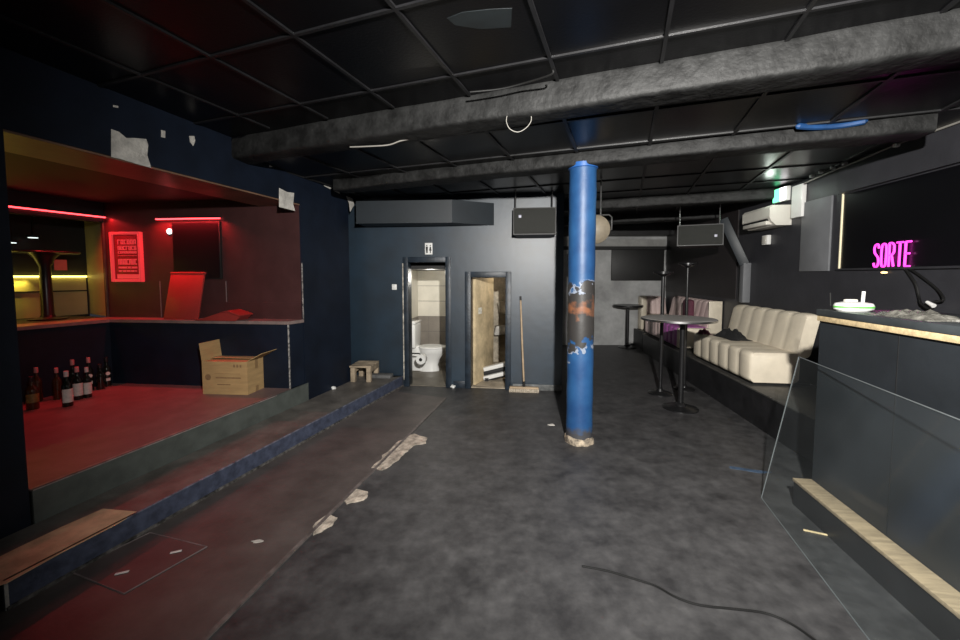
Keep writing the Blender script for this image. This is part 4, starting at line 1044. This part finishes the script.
# clear sheet leaning on the bar
g0, g1 = P(762, 498, 0), P(870, 640, 0)
gd = (g1-g0).normalized(); Lg = 1.75
tl = BA.w(*BA.V(799.5, 357, .012)[:2]); tl.z = BA.V(799.5, 357, .012).z
upv = tl-g0; 
t = thing('acrylic_sheet', 'large clear acrylic sheet leaning against the front of the bar', 'sheet', tuple(g0))
nrm = gd.cross(upv).normalized(); th = .008
def slab(a, b, c, d, nm, m, thk=th):
    bb = B(); vs = [bb.bm.verts.new(p + nrm*s_) for s_ in (0, thk) for p in (a, b, c, d)]
    for f in ((0, 1, 2, 3), (4, 7, 6, 5), (0, 4, 5, 1), (1, 5, 6, 2), (2, 6, 7, 3), (3, 7, 4, 0)): bb.bm.faces.new([vs[i] for i in f])
    return bb.build(nm, m, t, smooth=False)
O = Vector(); e = .006
slab(O, gd*Lg, gd*Lg+upv, upv, 'sheet', 'pane')
un = upv.normalized()
eb = B()
for a_, b_2 in ((O, upv), (O, gd*Lg), (upv, upv+gd*Lg)): eb.tube([a_+nrm*.004, b_2+nrm*.004], .0036, 6)
eb.build('cut_edge', 'pane_edge', t)
# things on the bar top
rp = P(845, 308, zt_)
rl = BA.l(rp); print('router', rl)
t = thing('wifi_router', 'white router with green side band on the bar top', 'router', tuple(BA.w(-.125, -.10, zt_)), -.15)
bb = B(); bb.ring_loft(oval_rings([(0, .10, .06, 0), (0, .118, .075, .012), (0, .12, .078, .022)])); bb.build('router_base', 'white', t)
bb = B(); bb.ring_loft(oval_rings([(0, .121, .079, .022), (0, .121, .079, .034)])); bb.build('green_band', 'green', t)
bb = B(); bb.ring_loft(oval_rings([(0, .12, .078, .034), (0, .112, .07, .05), (0, .07, .045, .058), (0, .0, .0, .060)])); bb.build('router_lid', 'white', t)
B().tube([(.095, .05, .03), (.100, .052, .125)], .010, 10).build('antenna', 'white', t)
B().tube([(-.09, .05, .03), (-.094, .052, .115)], .004, 8).build('antenna', 'dark', t)
B().box(-.02, .05, .02, .05, .05, .075, .006).build('top_block', 'ac', t)
q = P(895, 311, zt_); ql = BA.l(q)
tag(cloth_lump(.20, .10, .045, 9, 34).build('plastic_film', 'film', loc=BA.w(-.52, -.14, zt_), rz=BA.a, ang=30), 'crumpled clear plastic film lying on the bar top beside the router', 'plastic film')
# black cable hanging by the bar wall with white plug
pts = [W.V(x, y, .02) for x, y in ((905, 268), (915, 283), (919, 297), (926, 304), (935, 309), (938, 302), (948, 300), (938, 290), (922, 277), (910, 269))]
pw = [W.w(p.x, .02+.03*(i in (3, 4, 5, 6)), p.z) for i, p in enumerate(pts)]; cc = pw[0]
t = thing('loose_cable', 'looped black cable with white plug hanging on the wall behind the bar', 'cable', tuple(cc))
B().tube([p-cc for p in bez(pw, 6)], .009, 8).build('cable_run', 'wire_k', t)
a = W.V(927, 302, .06); b = W.V(934, 306, .06)
B().tube([W.w(a.x, .06, a.z)-cc, W.w(b.x, .06, b.z)-cc], [.012, .017], 10).build('plug', 'white', t)

# ------------------------------------------------------------------ lights
def light(nm, kind, loc, energy, col=(1, 1, 1), **kw):
    L = bpy.data.lights.new(nm, kind); L.energy = energy; L.color = col
    for k, v in kw.items(): setattr(L, k, v)
    o = bpy.data.objects.new(nm, L); C.objects.link(o); o.location = loc; return o
fl = light('camera_flash', 'SPOT', (.40, -.15, 2.43), 1650, (1, .97, .92), spot_size=math.radians(139), spot_blend=1, shadow_soft_size=.045)
fl.rotation_euler = (Vector((1.75, 4.8, 1.5))-fl.location).to_track_quat('-Z', 'Y').to_euler()
yl = UL.w(.5, ND-.07, zl-.015)
L = light('yellow_strip_glow', 'AREA', yl, 3.5, (1, .78, .15), shape='RECTANGLE', size=1.6, size_y=.03, spread=math.radians(95)); L.rotation_euler = (math.radians(20), 0, UL.a)
e_ = W.w(W.V(778, 196, .2).x, .30, 2.58)
light('exit_light_glow', 'POINT', e_, 1.6, (.85, 1, .88), shadow_soft_size=.05)
tl_ = BK.w((tx0+tx1)/2, .50, 1.62)
light('toilet_fill', 'POINT', tl_, 14, (1, .95, .85), shadow_soft_size=.08)  # unseen fill light, added to brighten the toilet room
light('store_point_light', 'POINT', BK.w(d2b.x+.1, .7, 1.8), 6, (1, .92, .78), shadow_soft_size=.08)  # point light inside the store room, no fitting modelled
w = bpy.data.worlds.new('world'); bpy.context.scene.world = w; w.use_nodes = True
w.node_tree.nodes['Background'].inputs[0].default_value = (.75, .82, 1, 1); w.node_tree.nodes['Background'].inputs[1].default_value = .03
vs = bpy.context.scene.view_settings
vs.view_transform = 'Standard'; vs.look = 'None'; vs.gamma = 1; vs.use_curve_mapping = False; vs.exposure = 0
bpy.context.scene.cycles.use_denoising = True
